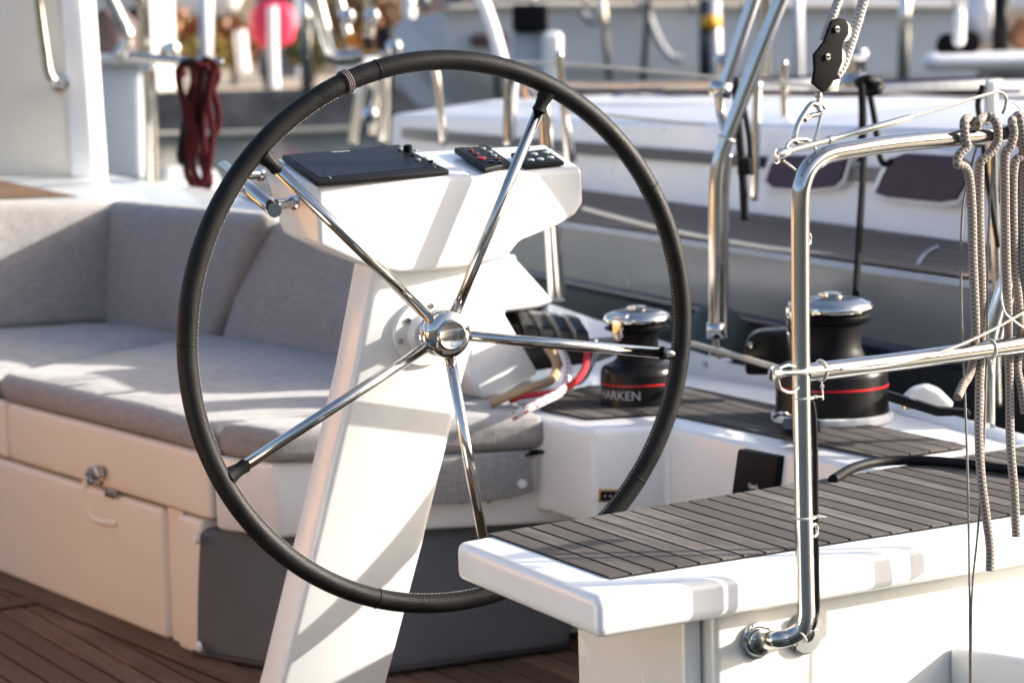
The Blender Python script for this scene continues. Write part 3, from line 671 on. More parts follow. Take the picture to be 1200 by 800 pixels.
for i, (x, y, mtt) in enumerate(((552, 177, RED), (566, 175, GREY), (558, 181, RED), (574, 179, GREY), (564, 186, RED), (579, 183, GREY), (583, 187, RED), (576, 190.5, BLKG), (586, 191, BLKG))):
    big = i == 4
    lathe('button', [(.008 if big else .005, 0), (.008 if big else .005, .0018), (.004, .0028), (0, .0028)], tp(x, y, .011), tn, mtt if big or mtt is not RED else mat('dim_red', (.12, .01, .015), .4), apn, 20)
text('lettering', 'AUTOPILOT', .0055, WPL, apn, onplane(tp(552, 171.8, .0113), tu, tv), .0002)
thp = device('thruster_panel', [(598, 179), (640, 174), (662, 189), (616, 194)], .009)
for x, y in ((612, 183), (626, 181), (640, 179), (622, 188), (633, 187), (645, 185)):
    lathe('button', [(.0062, 0), (.0062, .0015), (.004, .0024), (0, .0024)], tp(x, y, .009), tn, mat('pale_button', (.35, .42, .38), .4), thp, 20)
gr = tube('grab_rail', [D(262, 196, 4.36), D(322, 247, 4.02)], .0112, SS, ped, 28, smooth=False)
lathe('rail_foot', [(.0125, 0), (.0125, .004), (.0085, .006), (.0085, .04)], D(346, 237, 4.13), D(322, 240, 4.1)-D(346, 237, 4.13), SS, gr, 24)
lathe('rail_foot', [(.0125, 0), (.0125, .004), (.0085, .006), (.0085, .04)], D(306, 204, 4.33), D(280, 206, 4.3)-D(306, 204, 4.33), SS, gr, 24)
# ================================================================ HELM SEAT (foreground)
hs = thing('helm_seat', 'white moulded helm seat topped with weathered teak slats, in front of the wheel', 'seat', P(760, 760, .3))
zt = .5
c_bl, c_fl = P(533, 634, zt), P(700, 700, zt)
sd_ = flat(P(1200, 618, zt)-P(712, 697, zt)).normalized()
c_fr = c_fl + sd_*1.35; c_br = c_bl + flat(P(1100, 531, zt)-P(545, 627, zt)).normalized()*1.35
T4 = .058
rbox('slab', [c_fl-Z*T4, c_fr-Z*T4, c_br-Z*T4, c_bl-Z*T4], [c_fl, c_fr, c_br, c_bl], .0145, GEL, hs, n=6)
t_fl, t_bl = P(716, 679, zt), P(570, 626, zt)
t_fr = t_fl+flat(P(1200, 603, zt)-t_fl).normalized()*1.2; t_br = t_bl+flat(P(1000, 556, zt)-t_bl).normalized()*1.25
td_ = flat(t_bl-t_fl)
deck_planks('teak_slats', [t_fl, t_fr, t_br, t_bl], td_, .0385, zt+.0006, TEAK, hs, gap=.0058, margin=.008, thick=.0025, off=.0)
# support wall
w_n = V((sd_.y, -sd_.x, 0))          # outward (aft)
wf = flat(P(838, 722, zt-T4)); wf = flat(PL(838, 745, c_fl-w_n*.045, w_n)); wb = wf + FB*.33
wfr = wf+sd_*1.3
wall = rbox('base', [wf, wfr, wfr+FB*.33, wb], [wf+Z*(zt-T4+.004), wfr+Z*(zt-T4+.004), wfr+FB*.33+Z*(zt-T4+.004), wb+Z*(zt-T4+.004)], .012, GELC, hs, n=3)
wb2 = wf - sd_*.03 - w_n*.03
rbox('base_return', [wb2, wf-w_n*.03, wf+FB*.3, wb2+FB*.3], [wb2+Z*.44, wf-w_n*.03+Z*.44, wf+FB*.3+Z*.44, wb2+FB*.3+Z*.44], .008, GELC, hs, n=2)
# step moulding
def hw(px, py, o=0): return PL(px, py, wf+w_n*o, w_n)
s0 = hw(1110, 757); sx = s0+sd_*.9
ou = w_n*.22
rbox('step', [flat(s0)+ou+sd_*.06, flat(sx)+ou, flat(sx), flat(s0)], [s0+ou+sd_*.06, sx+ou, sx, s0], .012, GEL, hs, n=3)
s1 = hw(1147, 745); 
# ================================================================ PUSHPIT
RD = 3.43
pp = thing('pushpit_rail', 'polished stainless rail bending down into the post in front of the teak helm seat', 'rail', hw(885, 750))
zn = w_n
pl_q = D(940, 400, RD)
def rp(px, py, o=0): return PL(px, py, pl_q+w_n*o, w_n)
A = [rp(1330, 134), rp(1200, 154), rp(1060, 167), rp(995, 176), rp(968, 182), rp(950, 195), rp(941, 214), rp(938, 240), rp(938, 330), rp(939, 440), rp(941, 560), rp(943, 660), rp(944, 700)]
lowp = [rp(944, 722), rp(938, 737, -.005), rp(924, 746, -.015), rp(905, 749, -.03), hw(890, 750, .003)]
tube('post', A+lowp, .0124, SS, pp, 32)
tube('mid_rail', [rp(940, 437), rp(1000, 430), rp(1100, 417), rp(1330, 385)], .0124, SSP, pp, 32)
fln = (hw(885, 750, .02)-hw(885, 750)).normalized()
lathe('foot_flange', [(.026, 0), (.026, .005), (.022, .007), (.019, .007), (.0185, .014), (.015, .016), (.0135, .012)], hw(885, 750, .001), w_n, SSP, pp, 40)
ring('eye', rp(946, 280, .004), V((0, 0, 1)).cross(w_n)*.4+w_n, .0085, .0022, SSP, pp)
ring('eye', rp(954, 621, .004), V((0, 0, 1)).cross(w_n)*.4+w_n, .0085, .0024, SSP, pp)
# cable with gland
cb = tube('cable', [rp(951, 470, -.008), rp(954.5, 500, -.008), rp(956, 600, -.008), rp(957, 680, -.008), rp(957, 715, -.008), rp(952, 735, -.01), hw(945, 745, .01)], .0042, BLK, None, 14)
tag(cb, 'black cable tied along the polished post, ending in the wall gland', 'cable')
gl = thing('cable_gland', 'round grey two-part cable gland screwed to the white wall below the helm seat', 'gland', hw(941, 741))
lathe('gland_body', [(.0305, 0), (.0305, .006), (.027, .0105), (.012, .0115), (.012, .004), (0, .004)], hw(941, 741, .0005), w_n, GREY, gl, 48)
for an in (20, 290, 200, 110):
    r_ = math.radians(an); p = hw(941, 741, .0095)+(sd_*math.cos(r_)+Z*math.sin(r_))*.0225
    lathe('screw', [(0, .001), (.002, .0005), (.0022, .0018), (.004, .0015), (.0044, -.002)], p, w_n, SSD, gl, 14)
for an in (50, 235):
    r_ = math.radians(an); e = (sd_*math.cos(r_)+Z*math.sin(r_)); tube('split_line', [hw(941, 741, .0112)+e*.012, hw(941, 741, .0108)+e*.029], .0008, BLK, gl, 6)
TIE = mat('cable_tie', (.62, .6, .56), .45)
def tie(c, ax, R, label, tail, fl=.9):
    t = thing('cable_tie', label, 'cable tie', c, 'white cable ties on the rail')
    ring('band', c, ax, R, .0014, TIE, t, 28, 6)
    h = c + tail.normalized()*R
    bx('head', h+V(tail)*.3, (.005, .004, .004), TIE, t, .0008); tube('tail', [h, h+V(tail)*.6, h+V(tail)+V((0, 0, -.0015))], .0011, TIE, t, 6); return t
tie(rp(941, 466), Z, .0137, 'white cable tie round the post just under the middle rail', sd_*.016+w_n*.004)
tie(rp(943, 606), Z, .0145, 'white cable tie round the post above the teak slats and lower eye', sd_*.014+w_n*.006)
tie(rp(935, 743, -.008), (sd_*.6+Z*.5), .0142, 'cable tie at the elbow where the post meets the wall', sd_*.02+Z*.002)
tie(rp(962, 434), sd_, .0142, 'white cable tie round the middle rail next to the post, tail hanging down', V((.001, -.004, -.024)))
tie(rp(1160, 409), sd_, .0142, 'white cable tie round the middle rail by the hanging ropes', V((.001, -.004, -.018)))
# lower wire terminal
lw = thing('lower_guard_wire', 'guard wire with a forked steel terminal lying along the middle rail', 'guard wire', rp(905, 437))
ring('fork_ring', rp(905, 438, .012), w_n+sd_*.5, .009, .0022, SSD, lw)
tube('shackle_bow', [rp(908, 434, .018), rp(922, 428, .014), rp(932, 430, .01)], .002, SSP, lw, 8)
tube('shackle_bow', [rp(911, 442, .018), rp(915, 455, .014), rp(926, 460, .01), rp(934, 455, .008)], .0022, SSD, lw, 8)
lathe('clevis', [(.0, -.008), (.008, -.006), (.008, .006), (0, .008)], rp(909, 438, .018), sd_, SSD, lw, 16)
lathe('terminal', [(.0038, 0), (.0042, .002), (.0036, .05), (.0028, .054), (.0028, .09)], rp(912, 438, .019), rp(990, 432, .019)-rp(912, 438, .019), SSP, lw, 16)
tube('wire', [rp(985, 432.5, .019), rp(1020, 431, .018), rp(1060, 424, .017), rp(1110, 410, .02), rp(1160, 388, .02), rp(1215, 357, .02)], .0021, WIRE, lw, 8)
# upper wire and terminal
uw = thing('upper_guard_wire', 'looped guard wire with a long swaged terminal above the top rail', 'guard wire', rp(912, 184))
ring('split_ring', rp(910, 184, .02), w_n+sd_*.3, .0085, .0008, SSD, uw, 28, 5); ring('split_ring', rp(911, 182, .021), w_n+sd_*.6+Z*.3, .0078, .0008, SSD, uw, 28, 5)
lathe('clevis', [(.0, -.011), (.0065, -.009), (.0075, -.002), (.0065, .01), (.0045, .014)], rp(916, 180, .018), rp(975, 164, .02)-rp(916, 180, .018), SSP, uw, 20, 40)
_a, _b2 = rp(921, 178, .018), rp(1070, 137, .02); _k = (_b2-_a).length/.168
lathe('terminal', [(r, h*_k) for r, h in ((.0042, 0), (.0040, .054), (.0058, .055), (.0058, .060), (.0040, .061), (.0036, .088), (.0048, .09), (.0048, .162), (.0035, .166), (.0024, .168))], _a, _b2-_a, SSD, uw, 20, 30)
tube('wire', [rp(1066, 138, .02), rp(1100, 128, .02), rp(1137, 116.5, .02), rp(1160, 110, .02), rp(1172, 108, .02), rp(1179, 115, .018), rp(1178, 126, .015), rp(1175, 133, .01)], .0023, WIRE, uw, 8)
tube('wire', [rp(1176, 134, .012), rp(1182, 120, .015), rp(1190, 122, .015), rp(1200, 132, .015), rp(1215, 138, .012)], .0012, WPL, uw, 6)
tube('bail', [rp(917, 188, .018), rp(924, 193, .012), rp(932, 199, .006)], .0022, SSP, uw, 8)
tube('bail', [rp(920, 176, .016), rp(926, 166, .012), rp(940, 163, .008), rp(950, 166, .004), rp(956, 176, 0)], .0024, SSP, uw, 8)
# snap hook
sh = thing('snap_hook', 'steel snap hook hanging from the black block, clipped to the rail end', 'snap hook', rp(945, 150))
tube('hook', [rp(958, 124), rp(951, 122), rp(943, 132), rp(935, 146), rp(931, 160), rp(933, 167), rp(941, 167), rp(950, 166)], .0036, SS, sh, 10)
tube('hook_eye', [rp(955, 121, -.002), rp(962, 122, -.002), rp(965, 129, -.002), rp(958, 134, -.002), rp(950, 136, -.002), rp(943, 141, -.002)], .0034, SS, sh, 10)
tube('gate', [rp(963, 128), rp(959, 148), rp(954, 166)], .0023, SS, sh, 8)
lathe('swivel', [(.0, 0), (.005, .001), (.0052, .006), (.003, .008), (.0034, .02), (.0045, .024), (0, .026)], rp(959, 108), rp(960, 127)-rp(959, 108), SSD, sh, 20)
# block
bl = thing('pulley_block', 'black double pulley block on its snap hook above the post', 'pulley', rp(972, 65))
chk = [(982, 21), (990, 22), (995, 29), (995, 40), (988, 52), (988, 72), (982, 88), (974, 101), (966, 109), (952, 98), (955, 82), (954, 64), (966, 49), (971, 35), (975, 25)]
prism('cheek', [rp(x, y, .014) for x, y in chk], -w_n*.005, BLKM, bl, .0018)
prism('cheek', [rp(x, y, -.012) for x, y in chk], -w_n*.005, BLKM, bl, .0018)
lathe('sheave', [(.0, -.008), (.019, -.008), (.016, -.003), (.016, .003), (.019, .008), (0, .008)], rp(974, 69, 0), w_n, mat('sheave', (.6, .6, .58), .35), bl, 36)
lathe('sheave', [(.0, -.008), (.014, -.008), (.011, -.003), (.011, .003), (.014, .008), (0, .008)], rp(984, 37, 0), w_n, mat('sheave', (.6, .6, .58), .35), bl, 36)
prism('becket', [rp(966, 98, .004), rp(985, 92, .004), rp(983, 107, .004), rp(972, 109, .004)], -w_n*.012, SSD, bl, .0015)
for x, y in ((980, 34.5), (969, 67)):
    lathe('pin', [(0, .001), (.0022, .0012), (.0024, .003), (.0042, .0028), (.0046, 0)], rp(x, y, .0142), w_n, SS, bl, 20)
BR = rope_mat('rope_block', (.33, .32, .31), (.46, .44, .42), freq=170)
tag(tube('tackle_rope', [rp(966, 47, 0), rp(972, 30, 0), rp(981, 5, 0), rp(994, -35, 0)], .0062, BR, None, 16), 'pale rope rising from the back of the black block', 'rope', 'tackle ropes')
tag(tube('tackle_rope', [rp(979, 90, 0), rp(989, 74, .002), rp(999, 44, 0), rp(1010, 8, 0), rp(1022, -35, 0)], .0072, BR, None, 16), 'thicker pale rope running round the sheave of the black block', 'rope', 'tackle ropes')
# hanging ropes
R1 = .0064
tag(tube('hanging_rope', [rp(1147, 172, -.022), rp(1143, 149, -.018), rp(1137, 139, 0), rp(1130, 143, .018), rp(1131, 162, .02), rp(1133, 172, .018), rp(1124, 182, .016), rp(1122, 192, .016), rp(1131, 196, .016), rp(1136, 210, .014), rp(1139, 250, .014), rp(1140, 300, .014), rp(1143, 380, .016), rp(1141, 410, -.018), rp(1137, 436, -.022), rp(1128, 452, -.01), rp(1122, 466, 0)], R1, ROPE, None, 16), 'taupe braided rope hitched over the rail, its short tail ending below the middle rail', 'rope', 'ropes hung on the rail')
tag(tube('hanging_rope', [rp(1145, 151, .012), rp(1147, 142, .016), rp(1154, 137, .008), rp(1164, 139, .016), rp(1169, 150, .02), rp(1168, 168, .018), rp(1158, 182, .014), rp(1149, 190, .01), rp(1148, 206, .006), rp(1148, 260, .006), rp(1150, 330, .004), rp(1150, 400, -.02), rp(1148, 440, -.02), rp(1147, 510, -.008), rp(1150, 560, .004), rp(1155, 600, .008), rp(1160, 640, .008), rp(1160, 668, .008)], R1, ROPE, None, 16), 'taupe braided rope with the longest end, hanging down past the white seat edge', 'rope', 'ropes hung on the rail')
tag(tube('hanging_rope', [rp(1196, 170, -.02), rp(1192, 142, -.006), rp(1186, 142, .018), rp(1188, 156, .02), rp(1184, 172, .018), rp(1178, 182, .014), rp(1178, 230, .01), rp(1179, 300, .01), rp(1181, 360, .01), rp(1182, 400, -.02), rp(1183, 450, -.02), rp(1184, 520, -.005), rp(1188, 570, .004), rp(1191, 628, .005)], R1, ROPE, None, 16), 'taupe braided rope whose end hangs beside the longest one', 'rope', 'ropes hung on the rail')
tag(tube('hanging_rope', [rp(1190, 150, .014), rp(1195, 141, .016), rp(1203, 139, .004), rp(1211, 142, .016), rp(1212, 165, .018), rp(1200, 182, .016), rp(1189, 192, .012), rp(1187, 240, .012), rp(1189, 300, .01), rp(1194, 360, .008), rp(1196, 400, -.02), rp(1192, 430, -.02), rp(1197, 455, -.01), rp(1201, 484, 0)], R1, ROPE, None, 16), 'taupe braided rope with a shorter end at the picture edge', 'rope', 'ropes hung on the rail')
tag(tube('hanging_rope', [rp(1186, 150, -.02), rp(1190, 138, 0), rp(1196, 142, .02), rp(1200, 200, .014), rp(1198, 260, .014), rp(1200, 330, .014), rp(1206, 420, -.02)], R1, ROPE, None, 16), 'taupe braided rope cut off by the picture edge, outermost of the bunch', 'rope', 'ropes hung on the rail')
tag(tube('thin_cord', [rp(1146, 166, 0), rp(1133, 215, 0), rp(1127, 260, 0), rp(1126, 330, 0), rp(1128, 400, -.018), rp(1131, 470, -.01), rp(1134, 560, 0), rp(1136, 680, 0), rp(1137, 830, 0)], .0017, WIRE_T, None, 8), 'thin grey-brown cord hanging straight from the top rail to the bottom', 'cord', 'thin cords hung on the rail')
tag(tube('thin_cord', [rp(1170, 150, 0), rp(1163, 200, 0), rp(1158, 280, 0), rp(1157, 380, 0), rp(1156, 420, -.018), rp(1153, 520, -.004), rp(1146, 620, 0), rp(1139, 700, .002), rp(1138, 830, .002)], .0017, WIRE_T, None, 8), 'thin grey-brown cord slanting in to meet the straight cord below the seat edge', 'cord', 'thin cords hung on the rail')
tag(tube('white_cord', [rp(1172, 170, 0), rp(1173, 230, .004), rp(1173, 330, .01), rp(1176, 362, .018), rp(1187, 375, .02), rp(1212, 392, .016)], .0015, WPL, None, 8), 'thin white cord hanging between the taupe ropes', 'cord')
# hose over the seat
tag(tube('hose', [P(976, 562, .507), P(1000, 548, .512), P(1030, 541, .512), P(1070, 539, .512), P(1130, 543, .512), P(1185, 550, .512), P(1300, 560, .512)], .0085, RUB, None, 16), 'black rubber hose lying across the far corner of the teak helm seat', 'hose')
# ================================================================ deck edge hardware
st1 = thing('lifeline_stanchion', 'bright stainless double stanchion with a bend, on the deck edge behind the wheel', 'stanchion', P(841, 424, .52))
dd = P(841, 424, .52).y
tube('tube', [D(839, 395, dd), D(839, 330, dd), D(839, 250, dd), D(841, 200, dd), D(851, 165, dd), D(868, 120, dd), D(892, 58, dd), D(920, -12, dd)], .0165, SS, st1, 24)
tube('brace', [D(849, 395, dd+.02), D(849, 330, dd+.02), D(850, 230, dd+.02), D(854, 180, dd+.02)], .009, SS, st1, 16)
tube('socket', [D(839, 396, dd), D(839, 378, dd)], .0205, SSP, st1, 24, smooth=False)
ring('collar', D(852, 163, dd), D(868, 120, dd)-D(851, 165, dd), .018, .004, SSP, st1)
lathe('swivel_foot', [(0, 0), (.035, 0), (.035, .012), (.02, .018), (.018, .035), (.01, .04), (.01, .06)], P(841, 428, .515), Z, SSP, st1, 24)
st2 = thing('backstay_tube', 'shorter bright stainless tube with a clamp joint, beside the bent stanchion', 'tube', D(848, 130, dd+.2))
tube('tube', [D(888, -15, dd+.2), D(868, 45, dd+.2), D(847, 108, dd+.2)], .0155, SS, st2, 24)
tube('clamp', [D(846, 96, dd+.2), D(843, 114, dd+.2)], .026, SSP, st2, 20, smooth=False)
tube('bottlescrew', [D(843, 112, dd+.2), D(845, 135, dd+.2), D(850, 152, dd+.15)], .011, SSD, st2, 12)
st3 = thing('lifeline_gate', 'pair of bright stanchion tubes standing behind the instrument console', 'stanchion', P(655, 352, .6))
tube('tube', [D(649, 352, 6.4), D(646, 300, 6.4), D(640, 200, 6.4), D(633, 95, 6.4)], .0125, SS, st3, 16)
tube('tube', [D(657, 352, 6.4), D(652, 290, 6.4), D(645, 200, 6.4), D(637, 120, 6.4), D(610, 88, 6.4), D(597, 95, 6.4), D(596, 170, 6.4)], .0125, SS, st3, 16)
tag(tube('deck_line', [D(796, 399, 5.5), D(860, 416, 5.2), D(915, 432, 4.95), D(960, 440, 4.8)], .0062, CORDW, None, 12), 'cream line running from behind the wheel to the larger winch', 'rope')
bk_ = thing('deck_block', 'rounded black deck block on the white deck edge next to the larger winch', 'block', P(900, 440, .52))
prism('housing', [D(873, 440, 5.15), D(872, 405, 5.15), D(878, 393, 5.15), D(890, 388, 5.15), D(925, 386, 5.15), D(932, 440, 5.15)], V((.01, .07, 0)), BLKG, bk_, .01)
lathe('bolt', [(0, .004), (.006, .003), (.007, 0)], D(880, 404, 5.148), V((0, -1, 0)), SSP, bk_, 12)
fa = thing('stern_cleat', 'pale folding cleat on a dark bar, on the deck beyond the larger winch', 'cleat', P(1090, 480, .52))
prism('cleat_wedge', [D(1055, 468, 4.55), D(1068, 456, 4.55), D(1085, 452, 4.55), D(1100, 458, 4.55), D(1118, 476, 4.55), D(1100, 482, 4.55), D(1060, 478, 4.55)], V((.01, .05, 0)), WPL, fa, .006)
prism('dark_bar', [D(1040, 459, 4.5), D(1100, 478, 4.46), D(1135, 481, 4.44), D(1138, 487, 4.44), D(1098, 488, 4.46), D(1040, 470, 4.5)], V((.005, .03, 0)), BLK, fa, .003)
lathe('bolt', [(0, .02), (.012, .018), (.014, 0)], D(1066, 478, 4.5), Z, SSP, fa, 16)
st4 = thing('stern_stanchion', 'cream-lit thick tube slanting down behind the hanging ropes', 'stanchion', D(1160, 495, 4.5))
tube('tube', [D(1212, 240, 4.6), D(1190, 300, 4.6), D(1166, 370, 4.6), D(1158, 415, 4.6), D(1157, 500, 4.6)], .015, SS, st4, 20)
tube('tube', [D(1222, 260, 4.65), D(1180, 355, 4.65), D(1168, 400, 4.65)], .011, SS, st4, 20)
lb = thing('liferaft_bracket', 'white upright bracket with a black strap behind the hanging ropes', 'bracket', D(1162, 150, 5.2))
rbox('bracket', [D(1153, 150, 5.2), D(1171, 150, 5.2), D(1171, 150, 5.24), D(1153, 150, 5.24)], [D(1154, 93, 5.2), D(1169, 93, 5.2), D(1169, 93, 5.24), D(1154, 93, 5.24)], .01, GELC, lb, n=3)
tube('strap', [D(1152, 100, 5.2), D(1146, 122, 5.2), D(1150, 150, 5.2), D(1156, 200, 5.2), D(1170, 290, 5.2)], .006, RUB, lb, 10)
tube('support_tube', [D(1162, 150, 5.22), D(1164, 220, 5.22), D(1168, 330, 5.22), D(1172, 480, 5.22)], .01, SS, lb, 12)
# ================================================================ NEIGHBOUR YACHT
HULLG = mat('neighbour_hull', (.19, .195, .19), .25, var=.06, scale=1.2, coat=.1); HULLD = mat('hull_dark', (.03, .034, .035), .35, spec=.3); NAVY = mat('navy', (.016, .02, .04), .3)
WHT = mat('cabin_white', (.74, .74, .78), .3, var=.03, scale=2); WIN = mat('tinted_window', (.03, .018, .05), .35, spec=.06, rvar=.03); DKT = teak('teak_far', (.19, .145, .12), (.36, .29, .25))
ny = thing('moored_yacht', 'neighbouring white yacht with a grey hull, weathered deck and dark tinted cabin windows', 'yacht', P(900, 300, .7))
g0, g1 = P(660, 265, .7), P(1190, 345, .7); gd = (g1-g0).normalized(); gn = V((-gd.y, gd.x, 0)); gn = gn if gn.y > 0 else -gn
ga, gb = g0-gd*6.2, g1+gd*.45
def hullrow(z, out): return [ga+gd*3+gn*out+Z*(z-.7), ga+gd*7+gn*out+Z*(z-.7), gb+gn*out+Z*(z-.7)]
rows = [hullrow(.70, 0), hullrow(.53, .02), hullrow(.25, .10), hullrow(.0, .22), hullrow(-.2, .38), hullrow(-.7, .9)]
vs = [p for r in rows for p in r]; fs = [[i*3+j, i*3+j+1, i*3+j+4, i*3+j+3] for i in range(5) for j in range(2)]
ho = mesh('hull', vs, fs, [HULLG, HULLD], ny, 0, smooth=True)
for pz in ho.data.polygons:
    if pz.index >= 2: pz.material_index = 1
tube('navy_stripe', [ga+gd*2.5+gn*.03+Z*(.53-.7), gb+gn*.03+Z*(.53-.7)], .02, NAVY, ny, 8, smooth=False)
rbox('toe_rail', [ga+gd*2-gn*.015, gb-gn*.015, gb+gn*.02, ga+gd*2+gn*.02], [ga+gd*2+Z*.012, gb+Z*.012, gb+gn*.02+Z*.012, ga+gd*2+gn*.02+Z*.012], .005, mat('toe_rail', (.42, .41, .40), .5), ny, n=2)
k0_, k1_ = P(690, 205, .8), P(1200, 262, .8); kdir = (k1_-k0_).normalized(); ka, kb = PL(452, 190, k0_, V((-kdir.y, kdir.x, 0))), k1_+kdir*.35; ka = V((ka.x, ka.y, .8))
knn = V((-kdir.y, kdir.x, 0)); knn = knn if knn.y > 0 else -knn
dp = deck_planks('teak_side_deck', [ga+gd*2+gn*.02, gb+gn*.02, V((kb.x, kb.y, 0)), V((ka.x, ka.y, 0))], gd, .05, 0, DKT, ny, gap=.004)
for v in dp.data.vertices:
    t = (v.co-ga).dot(gn); base = (V((ka.x, ka.y, 0))-ga).dot(gn); v.co.z += .715+min(1, max(0, t/1.4))*.09
cab_t = [ka+Z*.19, kb+Z*.19]
def ks(px, py, o=0): return PL(px, py, k0_-knn*o, knn)
vs = [ka-Z*.25, kb-Z*.25, ka+Z*.16+knn*.03, kb+Z*.21+knn*.03, ka+Z*.21+knn*.5, kb+Z*.27+knn*.5, ka+Z*.23+knn*2.6, kb+Z*.29+knn*2.6, ka+knn*2.8-Z*.3, kb+knn*2.8-Z*.3]
mesh('cabin', vs, [[0, 1, 3, 2], [2, 3, 5, 4], [4, 5, 7, 6], [6, 7, 9, 8], [0, 2, 4, 6, 8], [1, 3, 5, 7, 9]], WHT, ny, .02)
for w in ([(897, 212), (903, 193), (915, 182), (992, 184), (984, 210), (975, 219), (945, 222), (905, 220)], [(1025, 226), (1033, 208), (1044, 186), (1060, 180), (1122, 184), (1135, 192), (1133, 210), (1118, 234), (1100, 237), (1040, 231)], [(1168, 238), (1172, 195), (1215, 197), (1213, 242)]):
    cx = sum(p[0] for p in w)/len(w); cy = sum(p[1] for p in w)/len(w)
    fo = prism('window', [ks(cx+(x-cx)*1.13, cy+(y-cy)*1.26, .012) for x, y in w], knn*.05, WHT, ny, .006)
    prism('pane', [ks(x, y, .02) for x, y in w], knn*.02, WIN, fo)
prism('stripe', [ks(470, 150, .003), ks(560, 158, .003), ks(890, 184, .003), ks(890, 197, .003), ks(560, 172, .003), ks(470, 162, .003)], knn*.02, NAVY, ny)
prism('stripe', [ks(990, 196, .003), ks(1035, 197, .003), ks(1030, 214, .003), ks(988, 212, .003)], knn*.02, NAVY, ny)
prism('stripe', [ks(1138, 200, .003), ks(1175, 202, .003), ks(1175, 222, .003), ks(1134, 220, .003)], knn*.02, NAVY, ny)
# coachroof fittings, guard wires
def roof(a, b, h=.0): return ka + kdir*a + knn*b + Z*(.21+.02*min(b, 2)/2+h)
for a in (1.0, 2.4): 
    h_ = hexa('roof_hatch', [roof(a, .9), roof(a+.5, .9, .01), roof(a+.5, 1.4, .01), roof(a, 1.4)], [roof(a, .9, .05), roof(a+.5, .9, .06), roof(a+.5, 1.4, .06), roof(a, 1.4, .05)], SSD, ny, .01)
    hexa('hatch_glass', [roof(a+.05, .95, .05), roof(a+.45, .95, .055), roof(a+.45, 1.35, .055), roof(a+.05, 1.35, .05)], [roof(a+.05, .95, .062), roof(a+.45, .95, .07), roof(a+.45, 1.35, .07), roof(a+.05, 1.35, .062)], WIN, h_)
tube('grab_rail', [roof(.3, .55, .0), roof(.34, .55, .06), roof(1.4, .55, .065), roof(2.6, .55, .075), roof(2.64, .55, .02)], .011, TV, ny, 10)
tube('control_line', [roof(.2, .8, .02), roof(1.5, .82, .03), roof(3.2, .7, .04), roof(4.2, .75, .05)], .008, CORDW, ny, 8)
tube('control_line', [roof(.2, .74, .02), roof(1.5, .76, .03), roof(3.2, .64, .04), roof(4.2, .68, .05)], .008, ROPEX, ny, 8)
lathe('roof_winch', [(.06, 0), (.06, .04), (.035, .07), (.035, .11), (.05, .13), (.04, .15), (0, .15)], roof(3.0, .8, .03), Z, SSP, ny, 20)
lathe('roof_winch', [(.06, 0), (.06, .04), (.035, .07), (.035, .11), (.05, .13), (.04, .15), (0, .15)], roof(1.9, .8, .02), Z, SSP, ny, 20)
for i, (px, py, y) in enumerate(((760, 112, 10.5), (800, 108, 10.5), (840, 112, 10.2))):
    q = D(px, py+5, y); bx('deck_hatch', q, (.28, .2, .05), WHT, ny, .02, 10)
for x0, x1, y0, y1, dpt in ((655, 667, 60, 195, 8.1), (888, 884, 95, 235, 7.2), (918, 923, 70, 215, 7.5)):
    s_ = tube('stanchion', [D(x0, y0, dpt), D((x0+x1)/2, (y0+y1)/2, dpt), D(x1, y1, dpt)], .012, SS, ny, 10)
ROPN = mat('guard_wire_cover', (.50, .46, .40), .6)
for (pts) in ([(520, 70, 9.5), (660, 75, 8.1), (790, 86, 7.7), (920, 98, 7.4), (1120, 114, 7), (1290, 112, 6.6)], [(662, 130, 8.1), (790, 143, 7.8), (920, 155, 7.5), (1100, 202, 6.8), (1290, 212, 6.4)]):
    tube('guard_wire', [D(*p) for p in pts], .005, ROPN, ny, 8)
dl = tube('mooring_line', [D(684, 244, 7.2), D(760, 264, 6.9), (D(850, 282, 6.5)), D(930, 294, 6.2), D(1060, 308, 5.9), D(1180, 322, 5.6), D(1300, 338, 5.4)], .006, CORDW, None, 8)
tag(dl, 'thin cream line stretched above the neighbouring deck', 'rope')
tag(tube('winch_handle', [D(1072, 318, 5.7), D(1082, 300, 5.75), D(1100, 289, 5.75)], .006, SSD, ny, 8), None)
tube('fender_line', [D(1010, 100, 6.0), D(1012, 180, 5.9), D(1008, 260, 5.6), D(1003, 345, 5.3)], .008, ROPEK, ny, 10)
hk = thing('black_strap_hank', 'black strap bundled over the neighbouring guard wire, two tails hanging', 'strap', D(1018, 110, 6.2))
tube('knot', [D(1006, 98, 6.2), D(1016, 94, 6.18), D(1030, 98, 6.2), D(1026, 106, 6.18), D(1012, 105, 6.2)], .014, RUB, hk, 10)
tube('tail', [D(1018, 104, 6.2), D(1025, 140, 6.2), D(1030, 178, 6.2), D(1036, 192, 6.2), D(1046, 188, 6.2)], .008, RUB, hk, 10)
tube('tail', [D(1010, 104, 6.2), D(1011, 140, 6.2), D(1009, 190, 6.2)], .01, RUB, hk, 10)
sk = thing('black_strap', 'long black strap hanging beside the bent stanchion', 'strap', D(868, 150, 5.9))
tube('band', [D(862, 90, 5.9), D(865, 140, 5.9), D(870, 200, 5.9), D(873, 258, 5.9)], .010, RUB, sk, 10)
tube('band', [D(868, 110, 5.95), D(878, 160, 5.95), D(880, 205, 5.95)], .007, RUB, sk, 10)
bx('buckle', D(872, 195, 5.88), (.03, .02, .04), RUB, sk, .004)
fd_ = lathe('fender', [(0, .34), (.04, .33), (.09, .28), (.105, .2), (.105, -.2), (.09, -.28), (.04, -.33), (0, -.34)], D(840, 520, 6.15), Z, mat('dark_fender', (.02, .035, .032), .6), None, 24)
tag(fd_, 'dark green fender hanging between the two hulls', 'fender')
